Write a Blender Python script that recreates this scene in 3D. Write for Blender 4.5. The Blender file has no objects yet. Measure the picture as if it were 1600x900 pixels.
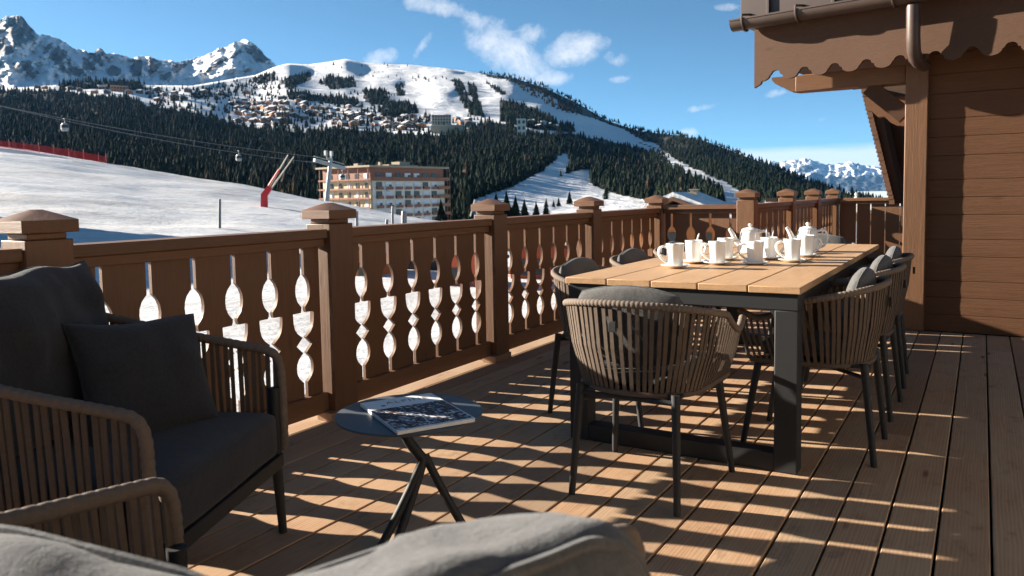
import bpy, math, random
import numpy as np
from mathutils import Vector, Matrix, noise as mn

scene = bpy.context.scene
col = scene.collection
RND = random.Random(7)
PI = math.pi
rad = math.radians

# ---------------------------------------------------------------- camera geometry (also used to work out where far things stand)
F, CX, CY, H = 1200.0, 800.0, 390.0, 1.125
R = Matrix(((0.853342, -0.022174, 0.520880), (0.521076, 0.068768, -0.850736), (-0.016956, 0.997386, 0.070237)))
CAM = Vector((0, 0, H))
def ray(x, y): return R @ Vector(((x - CX) / F, -(y - CY) / F, -1.0))
def at_z(x, y, z):
    d = ray(x, y); return CAM + d * ((z - H) / d.z)
def at_y(x, y, Y):
    d = ray(x, y); return CAM + d * (Y / d.y)
def at_x(x, y, X):
    d = ray(x, y); return CAM + d * (X / d.x)
def at_r(x, y, r):
    d = ray(x, y); return CAM + d * (r / math.hypot(d.x, d.y))

# ---------------------------------------------------------------- mesh builder
class MB:
    def __init__(s): s.v = []; s.f = []; s.m = []; s.mi = 0
    def add(s, vs, fs):
        o = len(s.v); s.v += [tuple(p) for p in vs]
        for f in fs: s.f.append(tuple(i + o for i in f)); s.m.append(s.mi)
        return s
    def box(s, c, d, rot=None):
        hx, hy, hz = d[0] / 2, d[1] / 2, d[2] / 2
        vs = [Vector((x * hx, y * hy, z * hz)) for x in (-1, 1) for y in (-1, 1) for z in (-1, 1)]
        if rot is not None: vs = [rot @ p for p in vs]
        c = Vector(c)
        return s.add([p + c for p in vs], [(0, 1, 3, 2), (4, 6, 7, 5), (0, 4, 5, 1), (2, 3, 7, 6), (0, 2, 6, 4), (1, 5, 7, 3)])
    def span(s, x0, x1, y0, y1, z0, z1):
        return s.box(((x0 + x1) / 2, (y0 + y1) / 2, (z0 + z1) / 2), (abs(x1 - x0), abs(y1 - y0), abs(z1 - z0)))
    def frust(s, c, w0, w1, z0, z1, top=True, bot=True):
        x, y = c
        vs = [(x + i * w / 2, y + j * w / 2, z) for w, z in ((w0, z0), (w1, z1)) for i, j in ((-1, -1), (1, -1), (1, 1), (-1, 1))]
        fs = [(0, 1, 5, 4), (1, 2, 6, 5), (2, 3, 7, 6), (3, 0, 4, 7)]
        if top: fs.append((4, 5, 6, 7))
        if bot: fs.append((3, 2, 1, 0))
        return s.add(vs, fs)
    def ring_loft(s, rings, close=True, cap=True):
        n = len(rings[0]); vs = [p for r in rings for p in r]; fs = []
        for k in range(len(rings) - 1):
            for i in range(n if close else n - 1):
                j = (i + 1) % n
                fs.append((k * n + i, k * n + j, (k + 1) * n + j, (k + 1) * n + i))
        if cap and close:
            fs.append(tuple(reversed(range(n)))); fs.append(tuple(range((len(rings) - 1) * n, len(rings) * n)))
        return s.add(vs, fs)
    def tube(s, path, r, n=8, cap=True, up=None, flat=1.0):
        P = [Vector(p) for p in path]
        rs = r if isinstance(r, (list, tuple)) else [r] * len(P)
        rings = []; prev = None
        for i, p in enumerate(P):
            t = (P[min(i + 1, len(P) - 1)] - P[max(i - 1, 0)])
            t = t.normalized() if t.length > 1e-9 else Vector((0, 0, 1))
            if prev is None:
                a = Vector(up) if up is not None else (Vector((0, 0, 1)) if abs(t.z) < .9 else Vector((1, 0, 0)))
                u = (a - t * a.dot(t)).normalized()
            else:
                u = (prev - t * prev.dot(t)).normalized()
            prev = u; w = t.cross(u)
            rings.append([p + (u * math.cos(2 * PI * k / n) * flat + w * math.sin(2 * PI * k / n)) * rs[i] for k in range(n)])
        return s.ring_loft(rings, True, cap)
    def bar(s, a, b, w, d, side):
        """flat strap from a to b, w wide along side, d thick"""
        a, b, side = Vector(a), Vector(b), Vector(side)
        t = (b - a).normalized(); side = (side - t * side.dot(t)).normalized(); nrm = t.cross(side)
        vs = [p + side * (i * w / 2) + nrm * (j * d / 2) for p in (a, b) for i, j in ((-1, -1), (1, -1), (1, 1), (-1, 1))]
        return s.add(vs, [(0, 1, 5, 4), (1, 2, 6, 5), (2, 3, 7, 6), (3, 0, 4, 7), (4, 5, 6, 7), (3, 2, 1, 0)])
    def lathe(s, prof, n=28, c=(0, 0, 0), sq=0):
        rings = []
        for r, z in prof:
            rings.append([(c[0] + r * math.cos(2 * PI * k / n), c[1] + r * math.sin(2 * PI * k / n), c[2] + z) for k in range(n)])
        return s.ring_loft(rings, True, True)
    def build(s, name, mat, parent=None, smooth=True, bevel=0, ang=40, seg=2):
        off = Vector((0, 0, 0)); q = parent
        while q is not None: off += q.location; q = q.parent
        me = bpy.data.meshes.new(name)
        me.from_pydata([tuple(Vector(p) - off) for p in s.v], [], s.f)
        for m in (mat if isinstance(mat, (list, tuple)) else [mat]): me.materials.append(m)
        if any(s.m): me.polygons.foreach_set('material_index', s.m)
        me.update()
        if smooth:
            me.polygons.foreach_set('use_smooth', [True] * len(me.polygons))
            me.set_sharp_from_angle(angle=rad(ang))
        o = bpy.data.objects.new(name, me); col.objects.link(o)
        if parent is not None: o.parent = parent
        if bevel:
            b = o.modifiers.new('edge', 'BEVEL'); b.width = bevel; b.segments = seg; b.limit_method = 'ANGLE'; b.angle_limit = rad(38)
        return o

def tag(o, label, cat, group=None):
    o['label'] = label; o['category'] = cat
    if group: o['group'] = group
    return o
def thing(name, label, cat, loc=(0, 0, 0), group=None):
    o = bpy.data.objects.new(name, None); o.empty_display_size = .1; col.objects.link(o); o.location = loc
    return tag(o, label, cat, group)
def kind(o, k): o['kind'] = k; return o
def copy_tree(o, parent=None):
    c = o.copy(); col.objects.link(c)
    if parent is not None: c.parent = parent
    for ch in [x for x in KIDS.get(o.name, [])]:
        d = copy_tree(ch, c); KIDS.setdefault(c.name, []).append(d)
    return c
KIDS = {}
def index_kids():
    KIDS.clear()
    for o in bpy.data.objects:
        if o.parent: KIDS.setdefault(o.parent.name, []).append(o)
def kids(o): return [x for x in bpy.data.objects if x.parent is o]

def grid_mesh(name, V, nu, nv, mat, wrap=False):
    """V: (nu*nv,3) array, u-major"""
    idx = np.arange(nu * nv).reshape(nu, nv)
    if wrap: a = idx; b = np.roll(idx, -1, 0)
    else: a = idx[:-1]; b = idx[1:]
    q = np.stack([a[:, :-1], b[:, :-1], b[:, 1:], a[:, 1:]], -1).reshape(-1, 4)
    return np_mesh(name, np.asarray(V, np.float32), q, mat)
def np_mesh(name, V, Fq, mat, smooth=True):
    me = bpy.data.meshes.new(name); k = Fq.shape[1]
    me.vertices.add(len(V)); me.vertices.foreach_set('co', V.astype(np.float32).ravel())
    me.loops.add(Fq.size); me.loops.foreach_set('vertex_index', Fq.astype(np.int32).ravel())
    me.polygons.add(len(Fq)); me.polygons.foreach_set('loop_start', (np.arange(len(Fq)) * k).astype(np.int32))
    me.polygons.foreach_set('loop_total', np.full(len(Fq), k, np.int32))
    me.polygons.foreach_set('use_smooth', np.full(len(Fq), smooth))
    me.materials.append(mat); me.update(calc_edges=True); me.validate()
    o = bpy.data.objects.new(name, me); col.objects.link(o); return o

# ---------------------------------------------------------------- materials
class NT:
    def __init__(s, name):
        s.m = bpy.data.materials.new(name); s.m.use_nodes = True; s.t = s.m.node_tree; s.n = s.t.nodes; s.l = s.t.links
        s.b = s.n['Principled BSDF']
    def new(s, ty, **kw):
        n = s.n.new(ty)
        for k, v in kw.items():
            if k.startswith('i_'): n.inputs[k[2:].replace('_', ' ')].default_value = v
            else: setattr(n, k, v)
        return n
    def ln(s, a, b): s.l.new(a, b)
    def coord(s, kindname='Object', scale=(1, 1, 1), rot=(0, 0, 0)):
        c = s.new('ShaderNodeTexCoord'); mp = s.new('ShaderNodeMapping'); mp.inputs['Scale'].default_value = scale; mp.inputs['Rotation'].default_value = rot
        s.ln(c.outputs[kindname], mp.inputs['Vector']); return mp.outputs[0]
    def noise(s, vec, scale, detail=4, rough=.55, dist=0):
        n = s.new('ShaderNodeTexNoise'); n.inputs['Scale'].default_value = scale; n.inputs['Detail'].default_value = detail
        n.inputs['Roughness'].default_value = rough; n.inputs['Distortion'].default_value = dist
        s.ln(vec, n.inputs['Vector']); return n.outputs['Fac']
    def ramp(s, fac, stops, interp='LINEAR'):
        r = s.new('ShaderNodeValToRGB'); r.color_ramp.interpolation = interp
        el = r.color_ramp.elements
        while len(el) < len(stops): el.new(.5)
        for e, (p, c) in zip(el, stops):
            e.position = p; e.color = (c[0], c[1], c[2], 1) if isinstance(c, (tuple, list)) else (c, c, c, 1)
        s.ln(fac, r.inputs[0]); return r.outputs[0]
    def mix(s, fac, a, b, mode='MIX'):
        m = s.new('ShaderNodeMix'); m.data_type = 'RGBA'; m.blend_type = mode
        for i, v in ((0, fac), (6, a), (7, b)):
            if hasattr(v, 'is_linked'): s.ln(v, m.inputs[i])
            elif isinstance(v, (int, float)): m.inputs[i].default_value = v if i == 0 else (v, v, v, 1)
            else: m.inputs[i].default_value = (v[0], v[1], v[2], 1)
        return m.outputs[2]
    def math(s, op, a, b=0.0, clamp=False):
        m = s.new('ShaderNodeMath'); m.operation = op; m.use_clamp = clamp
        for i, v in ((0, a), (1, b)):
            if hasattr(v, 'is_linked'): s.ln(v, m.inputs[i])
            else: m.inputs[i].default_value = v
        return m.outputs[0]
    def bump(s, h, strength=.3, dist=.01):
        b = s.new('ShaderNodeBump'); b.inputs['Strength'].default_value = strength; b.inputs['Distance'].default_value = dist
        s.ln(h, b.inputs['Height']); s.ln(b.outputs[0], s.b.inputs['Normal'])
    def base(s, c):
        if hasattr(c, 'is_linked'): s.ln(c, s.b.inputs['Base Color'])
        else: s.b.inputs['Base Color'].default_value = (c[0], c[1], c[2], 1)
        return s
    def rough(s, r, spec=.5, metal=0):
        if hasattr(r, 'is_linked'): s.ln(r, s.b.inputs['Roughness'])
        else: s.b.inputs['Roughness'].default_value = r
        s.b.inputs['Specular IOR Level'].default_value = spec; s.b.inputs['Metallic'].default_value = metal; return s

def sc(c, k): return tuple(min(1, x * k) for x in c)
def plain(name, c, r=.5, spec=.5, metal=0, var=.12, ns=20, bump=0, bd=.002):
    t = NT(name); v = t.coord()
    n = t.noise(v, ns, 4)
    t.base(t.mix(n, sc(c, 1 - var), sc(c, 1 + var))).rough(r, spec, metal)
    if bump: t.bump(n, bump, bd)
    return t.m
def painted_wood(name, c, axis='z', r=.66, var=.26, bump=.45, spec=.2):
    t = NT(name); oi = t.new('ShaderNodeObjectInfo'); tc = t.new('ShaderNodeTexCoord'); ad = t.new('ShaderNodeVectorMath'); ad.operation = 'ADD'
    cb = t.new('ShaderNodeCombineXYZ')
    for q, k in enumerate((13.0, 29.0, 53.0)): t.ln(t.math('MULTIPLY', oi.outputs['Random'], k), cb.inputs[q])
    t.ln(tc.outputs['Object'], ad.inputs[0]); t.ln(cb.outputs[0], ad.inputs[1])
    def mp(sc_):
        m = t.new('ShaderNodeMapping'); m.inputs['Scale'].default_value = sc_; t.ln(ad.outputs[0], m.inputs[0]); return m.outputs[0]
    ax = lambda lo, hi: {'x': (lo, hi, hi), 'y': (hi, lo, hi), 'z': (hi, hi, lo)}[axis]
    g = t.noise(mp(ax(1.2, 18)), 3.0, 8, .7, .8); fine = t.noise(mp(ax(3, 90)), 2.0, 5, .7); big = t.noise(mp((1, 1, 1)), 1.8, 4)
    vk = t.new('ShaderNodeTexVoronoi'); vk.inputs['Scale'].default_value = 1.0; t.ln(mp(ax(2.2, 7)), vk.inputs['Vector'])
    knot = t.ramp(vk.outputs['Distance'], [(.04, 1), (.13, 0)])
    cc = t.mix(g, sc(c, 1 - var), sc(c, 1 + var))
    cc = t.mix(t.math('MULTIPLY', t.ramp(fine, [(.45, 0), (.72, 1)]), .5), cc, sc(c, .5))
    cc = t.mix(t.math('MULTIPLY', knot, .45), cc, sc(c, .5))
    cc = t.mix(t.ramp(big, [(.42, 0), (.75, .35)]), cc, (c[0] * 1.25, c[1] * 1.32, c[2] * 1.45))
    cc = t.mix(1.0, cc, t.ramp(oi.outputs['Random'], [(0, (.86, .86, .86)), (1, (1.1, 1.09, 1.07))]), 'MULTIPLY')
    t.base(cc).rough(t.ramp(g, [(0.2, r - .08), (.8, r + .14)]), spec)
    t.bump(t.math('SUBTRACT', t.math('ADD', g, t.math('MULTIPLY', fine, .35)), t.math('MULTIPLY', knot, .5)), bump, .004); return t.m
def decking():
    t = NT('weathered larch decking'); geo = t.new('ShaderNodeNewGeometry')
    tc = t.new('ShaderNodeTexCoord'); add = t.new('ShaderNodeVectorMath'); add.operation = 'ADD'
    comb = t.new('ShaderNodeCombineXYZ')
    t.ln(t.math('MULTIPLY', geo.outputs['Random Per Island'], 37.0), comb.inputs[0]); t.ln(t.math('MULTIPLY', geo.outputs['Random Per Island'], 91.0), comb.inputs[1])
    t.ln(tc.outputs['Object'], add.inputs[0]); t.ln(comb.outputs[0], add.inputs[1])
    def mp(scale):
        m = t.new('ShaderNodeMapping'); m.inputs['Scale'].default_value = scale; t.ln(add.outputs[0], m.inputs[0]); return m.outputs[0]
    w = t.new('ShaderNodeTexWave'); w.wave_type = 'RINGS'; w.rings_direction = 'Y'; w.inputs['Scale'].default_value = 6.0
    w.inputs['Distortion'].default_value = 9.0; w.inputs['Detail'].default_value = 3; w.inputs['Detail Scale'].default_value = .9
    t.ln(mp((4.5, .34, 4.5)), w.inputs['Vector'])
    fine = t.noise(mp((26, 1.1, 26)), 2.0, 8, .72, .6); blot = t.noise(mp((4, 1.6, 4)), 1.6, 5, .6); wear = t.noise(mp((9, 5, 9)), 1.2, 6, .7)
    c = t.mix(w.outputs['Fac'], (.37, .230, .140), (.51, .335, .208))
    c = t.mix(t.math('MULTIPLY', t.ramp(fine, [(.35, 0), (.7, 1)]), .5), c, (.30, .175, .098))
    c = t.mix(t.ramp(blot, [(.40, 0), (.68, .75)]), c, (.46, .33, .215))
    c = t.mix(t.ramp(wear, [(.55, 0), (.70, .6)]), c, (.19, .125, .08))
    isl = t.ramp(geo.outputs['Random Per Island'], [(0, (.66, .65, .66)), (.35, (.95, .90, .86)), (.7, (1, 1, 1)), (1, (.80, .84, .88))])
    c = t.mix(1.0, c, isl, 'MULTIPLY')
    vk = t.new('ShaderNodeTexVoronoi'); vk.inputs['Scale'].default_value = 1.0; t.ln(mp((6.5, 1.6, 6.5)), vk.inputs['Vector'])
    c = t.mix(t.ramp(vk.outputs['Distance'], [(.05, .85), (.11, 0)]), c, (.09, .045, .022))
    t.base(c).rough(t.ramp(blot, [(.3, .62), (.75, .85)]), .22)
    h = t.math('ADD', t.math('MULTIPLY', fine, .6), t.math('MULTIPLY', w.outputs['Fac'], .3)); t.bump(h, .22, .002)
    return t.m
def fabric(name, c, var=.30, sc1=330):
    t = NT(name); v = t.coord()
    n = t.noise(v, sc1, 3, .7); mot = t.noise(v, 95, 4, .7); big = t.noise(v, 9, 5, .6)
    w1 = t.noise(t.coord('Object', (1, 1, .2)), 300, 2); w2 = t.noise(t.coord('Object', (1, .2, 1)), 300, 2)
    cc = t.mix(n, sc(c, 1 - var), sc(c, 1 + var)); cc = t.mix(t.ramp(mot, [(.4, 0), (.65, .5)]), cc, sc(c, 1.5)); cc = t.mix(t.ramp(w1, [(.5, 0), (.7, .5)]), cc, sc(c, .5))
    cc = t.mix(t.math('MULTIPLY', big, .2), cc, sc(c, .75))
    t.base(cc).rough(.97, .08); t.b.inputs['Sheen Weight'].default_value = .12; t.b.inputs['Sheen Roughness'].default_value = .6
    t.bump(t.math('ADD', t.math('ADD', n, w2), t.math('ADD', mot, t.math('MULTIPLY', big, 5))), .5, .0022); return t.m
def snow(name, streak=None, dirt=.25, scale=1):
    t = NT(name); v = t.coord('Object', (scale, scale, scale))
    n = t.noise(v, .35, 7, .62); f = t.noise(v, 2.4, 6, .7)
    c = t.mix(t.ramp(n, [(.35, 0), (.7, 1)]), (.55, .56, .58), (.66, .66, .67))
    if streak:
        rv = t.coord('Object', (1, 1, 1), (0, 0, streak[1])); m2 = t.new('ShaderNodeMapping'); m2.inputs['Scale'].default_value = streak[0]; t.ln(rv, m2.inputs[0])
        s1 = t.noise(m2.outputs[0], 1.0, 9, .72, .25)
        c = t.mix(t.ramp(s1, [(.49, 0), (.64, dirt)]), c, (.30, .28, .27))
        c = t.mix(t.ramp(s1, [(.38, .8), (.49, 0)]), c, (.40, .43, .49))
    t.base(c).rough(.75, .25); h = t.math('ADD', n, t.math('MULTIPLY', f, .35))
    if streak: h = t.math('ADD', h, t.math('MULTIPLY', s1, 1.6))
    t.bump(h, .7, .35 / scale); return t.m
def mountain_snow():
    t = NT('mountain snow with forest floor'); a = t.new('ShaderNodeAttribute', attribute_name='forest')
    v = t.coord('Object', (.01, .01, .01)); n = t.noise(v, 1.0, 8, .6); n2 = t.noise(v, 9, 6, .7); lon = t.noise(t.coord('Object', (.006, .02, .03)), 1.6, 7, .65)
    c = t.mix(n, (.66, .67, .70), (.76, .76, .77)); c = t.mix(t.ramp(lon, [(.55, 0), (.74, .4)]), c, (.55, .55, .58))
    c = t.mix(t.ramp(n2, [(.64, 0), (.72, .5)]), c, (.24, .21, .19))
    fl = t.mix(n2, (.035, .033, .028), (.11, .10, .09))
    m = t.ramp(t.math('ADD', a.outputs['Fac'], t.math('MULTIPLY', t.math('SUBTRACT', n2, .5), .5)), [(.42, 0), (.6, 1)])
    c = t.mix(m, c, fl)
    t.base(c).rough(.8, .2); t.bump(t.math('ADD', n, t.math('MULTIPLY', n2, .2)), .7, 22); return t.m
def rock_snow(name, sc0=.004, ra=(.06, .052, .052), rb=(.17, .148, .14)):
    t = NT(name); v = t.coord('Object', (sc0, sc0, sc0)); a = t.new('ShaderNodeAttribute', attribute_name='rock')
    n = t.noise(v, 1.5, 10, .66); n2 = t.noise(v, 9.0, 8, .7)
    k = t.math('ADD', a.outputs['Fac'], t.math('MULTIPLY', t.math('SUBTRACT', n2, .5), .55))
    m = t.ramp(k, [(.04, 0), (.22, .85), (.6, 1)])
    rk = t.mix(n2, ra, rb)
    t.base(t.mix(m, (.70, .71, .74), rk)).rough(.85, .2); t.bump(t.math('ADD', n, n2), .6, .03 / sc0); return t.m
def foliage(name, dark, lite):
    t = NT(name); geo = t.new('ShaderNodeNewGeometry'); v = t.coord('Object', (.02, .02, .02)); n = t.noise(v, 1.2, 4)
    k = t.math('ADD', t.math('MULTIPLY', geo.outputs['Random Per Island'], .55), t.math('MULTIPLY', n, .6))
    wide = t.noise(t.coord('Object', (.004, .004, .004)), 1.6, 3); cc = t.ramp(k, [(.25, dark), (.85, lite)])
    cc = t.mix(t.ramp(wide, [(.4, 0), (.65, .6)]), cc, t.mix(k, (dark[0] * 1.2, dark[1] * .8, dark[2] * .8), (lite[0] * 1.3, lite[1] * 1.08, lite[2] * .8)))
    t.base(cc).rough(.95, .05); return t.m

BROWN = (.172, .083, .040)
M = {}
M['brown_z'] = painted_wood('brown stained wood upright', BROWN, 'z', .52, .26, .45, .4)
M['brown_y'] = painted_wood('brown stained wood long', BROWN, 'y', .52, .26, .45, .4)
M['brown_x'] = painted_wood('brown stained wood cross', BROWN, 'x', .52, .26, .45, .4)
M['siding'] = painted_wood('brown log siding', (.108, .050, .025), 'x', .7, .25, .9)
M['fascia'] = painted_wood('eave board brown', (.080, .042, .025), 'x')
M['deck'] = decking()
M['rawwood'] = painted_wood('bare larch block', (.30, .18, .11), 'z')
M['teak'] = painted_wood('oiled teak top', (.44, .268, .142), 'y', .5, .34, .2)
M['metal'] = plain('anthracite powder coat', (.021, .022, .024), .6, .3, 0, .15, 120, .1, .0006)
M['tabletop'] = plain('slate grey steel disc', (.060, .070, .083), .5, .5, 0, .1, 60)
M['strap'] = plain('taupe rope strap', (.108, .080, .061), .85, .2, 0, .25, 60, .3, .002)
M['straplight'] = plain('taupe rope binding', (.155, .120, .096), .9, .2, 0, .2, 160, .5, .002)
M['fab_dark'] = fabric('charcoal woven fabric', (.030, .030, .034))
M['fab_grey'] = fabric('mid grey woven fabric', (.098, .098, .101))
M['fab_seat'] = fabric('dark grey chair fabric', (.085, .083, .082))
M['ceramic'] = plain('white glazed ceramic', (.80, .79, .76), .18, .5, 0, .02, 8)
M['steel'] = plain('polished steel', (.62, .63, .65), .2, .5, 1.0, .05)
M['paper'] = plain('white paper', (.76, .75, .74), .55, .3, 0, .03)
M['ink'] = plain('grey ink', (.10, .10, .11), .6, .3)
M['gutter'] = plain('brown gutter metal', (.075, .052, .042), .45, .4, .25, .2, 8)
M['cladding'] = plain('dark brown standing seam metal', (.060, .042, .036), .5, .5, .2, .3, 3)
M['dark'] = plain('dark underside', (.03, .022, .018), .9, .1)
M['snow'] = snow('groomed piste snow', ((.008, .10, .3), rad(-48)), .65)
M['snowroof'] = snow('roof snow', None)
M['mount'] = mountain_snow()
M['rock'] = rock_snow('grey rock and snow', .004)
M['farrange'] = rock_snow('distant rock snow and shaded forest', .0008, (.020, .027, .033), (.07, .075, .08))  # dark bluish tone also stands for distant forest in shade and haze
M['forest'] = foliage('spruce forest', (.006, .013, .011), (.018, .026, .017))
M['larch'] = foliage('bare larch wood', (.025, .020, .015), (.058, .044, .030))
M['bark'] = plain('bark', (.05, .035, .025), .9, .1)
M['red'] = plain('red painted steel', (.66, .02, .02), .45)
M['rednet'] = plain('red safety net', (.66, .05, .05), .8, .2)
M['galv'] = plain('galvanised steel', (.33, .34, .34), .55, .4, .3, .15)
M['cable'] = plain('steel cable', (.16, .16, .17), .5, .5, .5)
M['glass'] = plain('window glass', (.028, .032, .036), .25, .5, 0, .3, 2)
M['coated'] = plain('coated door glass', (.15, .16, .17), .14, .5, 1.0, .0)
M['cream'] = plain('cream render', (.62, .50, .32), .8, .2, 0, .1, 1)
M['white'] = plain('white render', (.66, .59, .50), .8, .2, 0, .08, 1)
M['redwood'] = plain('red brown timber', (.25, .105, .068), .7, .3, 0, .25, 1.5)
M['tan'] = plain('tan concrete', (.33, .27, .20), .8, .2, 0, .2, .4)
M['chaletwood'] = plain('dark chalet timber', (.14, .075, .046), .8, .2, 0, .35, .3)
M['orangewood'] = plain('orange larch timber', (.38, .15, .055), .8, .2, 0, .25, .5)
M['shutter'] = plain('white blind', (.66, .67, .70), .7, .2)
M['rust'] = plain('salmon banner', (.55, .13, .07), .7, .2)
M['green'] = plain('green banner', (.03, .25, .16), .7, .2)
M['lapwall'] = painted_wood('grey brown shingles', (.13, .085, .06), 'x', .8, .4, .6)

# ---------------------------------------------------------------- terrace deck
X_EDGE = -2.95
mb = MB(); k = 0
x = .05 - .15 * 20
while x < 3.2:
    xa, xb = x + .004, x + .146
    xc = x + .075
    y1 = 7.66 if xc < -2.03 else (12.72 if xc < -.53 else 6.838)
    y = -3.2 + RND.uniform(-1.5, 0)
    while y < y1:
        ye = min(y1, y + RND.uniform(3.4, 5.0))
        if y1 - ye < .6: ye = y1
        dz = RND.uniform(-.0012, .0012)
        c = .003
        vs = []
        for yy in (y, ye - .003):
            vs += [(xa, yy, -.028), (xa, yy, -c + dz), (xa + c, yy, dz), (xb - c, yy, dz), (xb, yy, -c + dz), (xb, yy, -.028)]
        n = 6
        mb.add(vs, [(i, i + 6, i + 7, i + 1) for i in range(5)] + [(0, 1, 2, 3, 4, 5), (11, 10, 9, 8, 7, 6)])
        y = ye
    x += .15
deck = kind(mb.build('deck', M['deck'], None, False), 'structure')
mb = MB(); mb.span(-2.93, 3.2, -4.6, 7.62, -.30, -.06); mb.span(-2.0, 3.2, 7.62, 12.70, -.30, -.06)
kind(mb.build('deck_base', M['dark'], None, False), 'structure')

# ---------------------------------------------------------------- balustrade
SLOT = [(.0, .0125), (.213, .0125), (.222, .024), (.240, .041), (.262, .052), (.286, .0555), (.310, .052), (.332, .041), (.350, .024), (.359, .0125),
        (.3605, .010), (.400, .052), (.4385, .011), (.446, .022), (.463, .043), (.485, .058), (.515, .066), (.550, .068), (.5625, .068), (.5635, .018), (.578, .012), (.592, .012),
        (.602, .022), (.620, .036), (.645, .045), (.672, .048), (.700, .045), (.725, .035), (.742, .021), (.750, .0125), (1.0, .0125)]
def slot_w(z):
    for (a, wa), (b, wb) in zip(SLOT, SLOT[1:]):
        if a <= z <= b: return wa + (wb - wa) * (z - a) / (b - a)
    return .0125
def plank(mb, P, U, N, u0, u1, z0, z1, left, right, th=.019, dz=0, straight=False):
    """vertical board between u0 and u1 along U from P; carved on the sides flagged"""
    zs = [z0] + [z for z, _ in SLOT if z0 < z < z1] + [z1]
    A = []; B = []
    for z in zs:
        w = .007 if straight else slot_w(z)
        A.append(u0 + (w if left else .001)); B.append(u1 - (w if right else .001))
    def pt(u, z, s): return P + U * u + N * (s * th / 2) + Vector((0, 0, z + dz))
    n = len(zs); vs = []
    for i, z in enumerate(zs): vs += [pt(A[i], z, 1), pt(B[i], z, 1), pt(B[i], z, -1), pt(A[i], z, -1)]
    fs = []
    for i in range(n - 1):
        a, b = 4 * i, 4 * i + 4
        for q in range(4):
            r = (q + 1) % 4; fs.append((a + q, a + r, b + r, b + q))
    fs.append((3, 2, 1, 0)); fs.append((4 * n - 4, 4 * n - 3, 4 * n - 2, 4 * n - 1))
    mb.add(vs, fs)
def post(root, x, y, dz=0, foot=None):
    mb = MB()
    mb.frust((x, y), .165, .165, -.02 if not foot else .0, .998 + dz); mb.frust((x, y), .135, .135, .9985 + dz, 1.0215 + dz)
    p = mb.build('post', M['brown_z'], root, True, .004)
    m2 = MB(); m2.frust((x, y), .195, .195, 1.022 + dz, 1.067 + dz, False); m2.frust((x, y), .195, .03, 1.067 + dz, 1.104 + dz, True, False)
    m2.build('post_cap', M['brown_x'], p, True, .003)
    if foot:
        m3 = MB(); m3.box((x + foot[0], y + foot[1], .022), (.11, .20, .044)); m3.build('foot_block', M['rawwood'], p, True, .003)
def bay(root, a, b, dz=0, nslots=6, pitch=.235, m1='brown_y', straight=False):
    """one bay of balustrade between the faces of two posts"""
    a = Vector(a); b = Vector(b); L = (b - a).length; U = (b - a).normalized(); N = Vector((U.y, -U.x, 0))
    rot = Matrix((U, N, Vector((0, 0, 1)))).transposed()
    def rail(name, z0, z1, w, mname, bev=.004):
        mb = MB(); mb.box((a + b) / 2 + Vector((0, 0, (z0 + z1) / 2 + dz)), (L - .002, w, z1 - z0), rot); return mb.build(name, M[mname], root, True, bev)
    rail('top_rail', .926, .972, .135, m1); rail('upper_rail', .884, .9245, .085, m1); rail('bottom_rail', .036, .138, .075, m1)
    us = [L / 2 + (i - (nslots - 1) / 2) * pitch for i in range(nslots)]
    edges = [0.012] + us + [L - .012]
    for i in range(len(edges) - 1):
        mb = MB(); plank(mb, a, U, N, edges[i], edges[i + 1], .1385, .8835, i > 0, i < len(edges) - 2, dz=dz, straight=straight)
        mb.build('baluster_board', M['brown_z'], root, True, .0, 30)
XR = -2.87
PY = [-1.49, -.02, 1.45, 2.89, 4.415, 5.96, 7.57]
rl = thing('balcony_railing', 'long brown railing with carved slots running from the armchair past the side table', 'railing', (XR, 3, 0))
for i, y in enumerate(PY): post(rl, XR, y, 0, (.05, -.03))
for y0, y1 in zip(PY, PY[1:]): bay(rl, (XR, y0 + .083, 0), (XR, y1 - .083, 0), 0, 6, (y1 - y0 - .166 - .16) / 5.45)
XF = -1.944; D = .03
r2 = thing('balcony_railing', 'short brown railing panel straight behind the cups and teapots, turned across the deck', 'railing', (-2.4, 7.57, 0))
bay(r2, (XR + .083, 7.57, 0), (XF - .083, 7.57, 0), D, 4, .2, 'brown_x')
r3 = thing('balcony_railing', 'brown railing of three bays running away behind the teapots between four capped posts', 'railing', (XF, 10, 0))
FY = [7.57, 9.36, 10.98, 12.6]
for y in FY: post(r3, XF, y, D + .015)
for y0, y1 in zip(FY, FY[1:]): bay(r3, (XF, y0 + .083, 0), (XF, y1 - .083, 0), D, 6, (y1 - y0 - .166 - .16) / 5.45)
r4 = thing('balcony_railing', 'far brown railing across the end of the deck, ending behind the corner pillar', 'railing', (-.8, 12.6, 0))
bay(r4, (XF + .083, 12.6, 0), (.2, 12.6, 0), D, 9, .195, 'brown_x', True)

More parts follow.
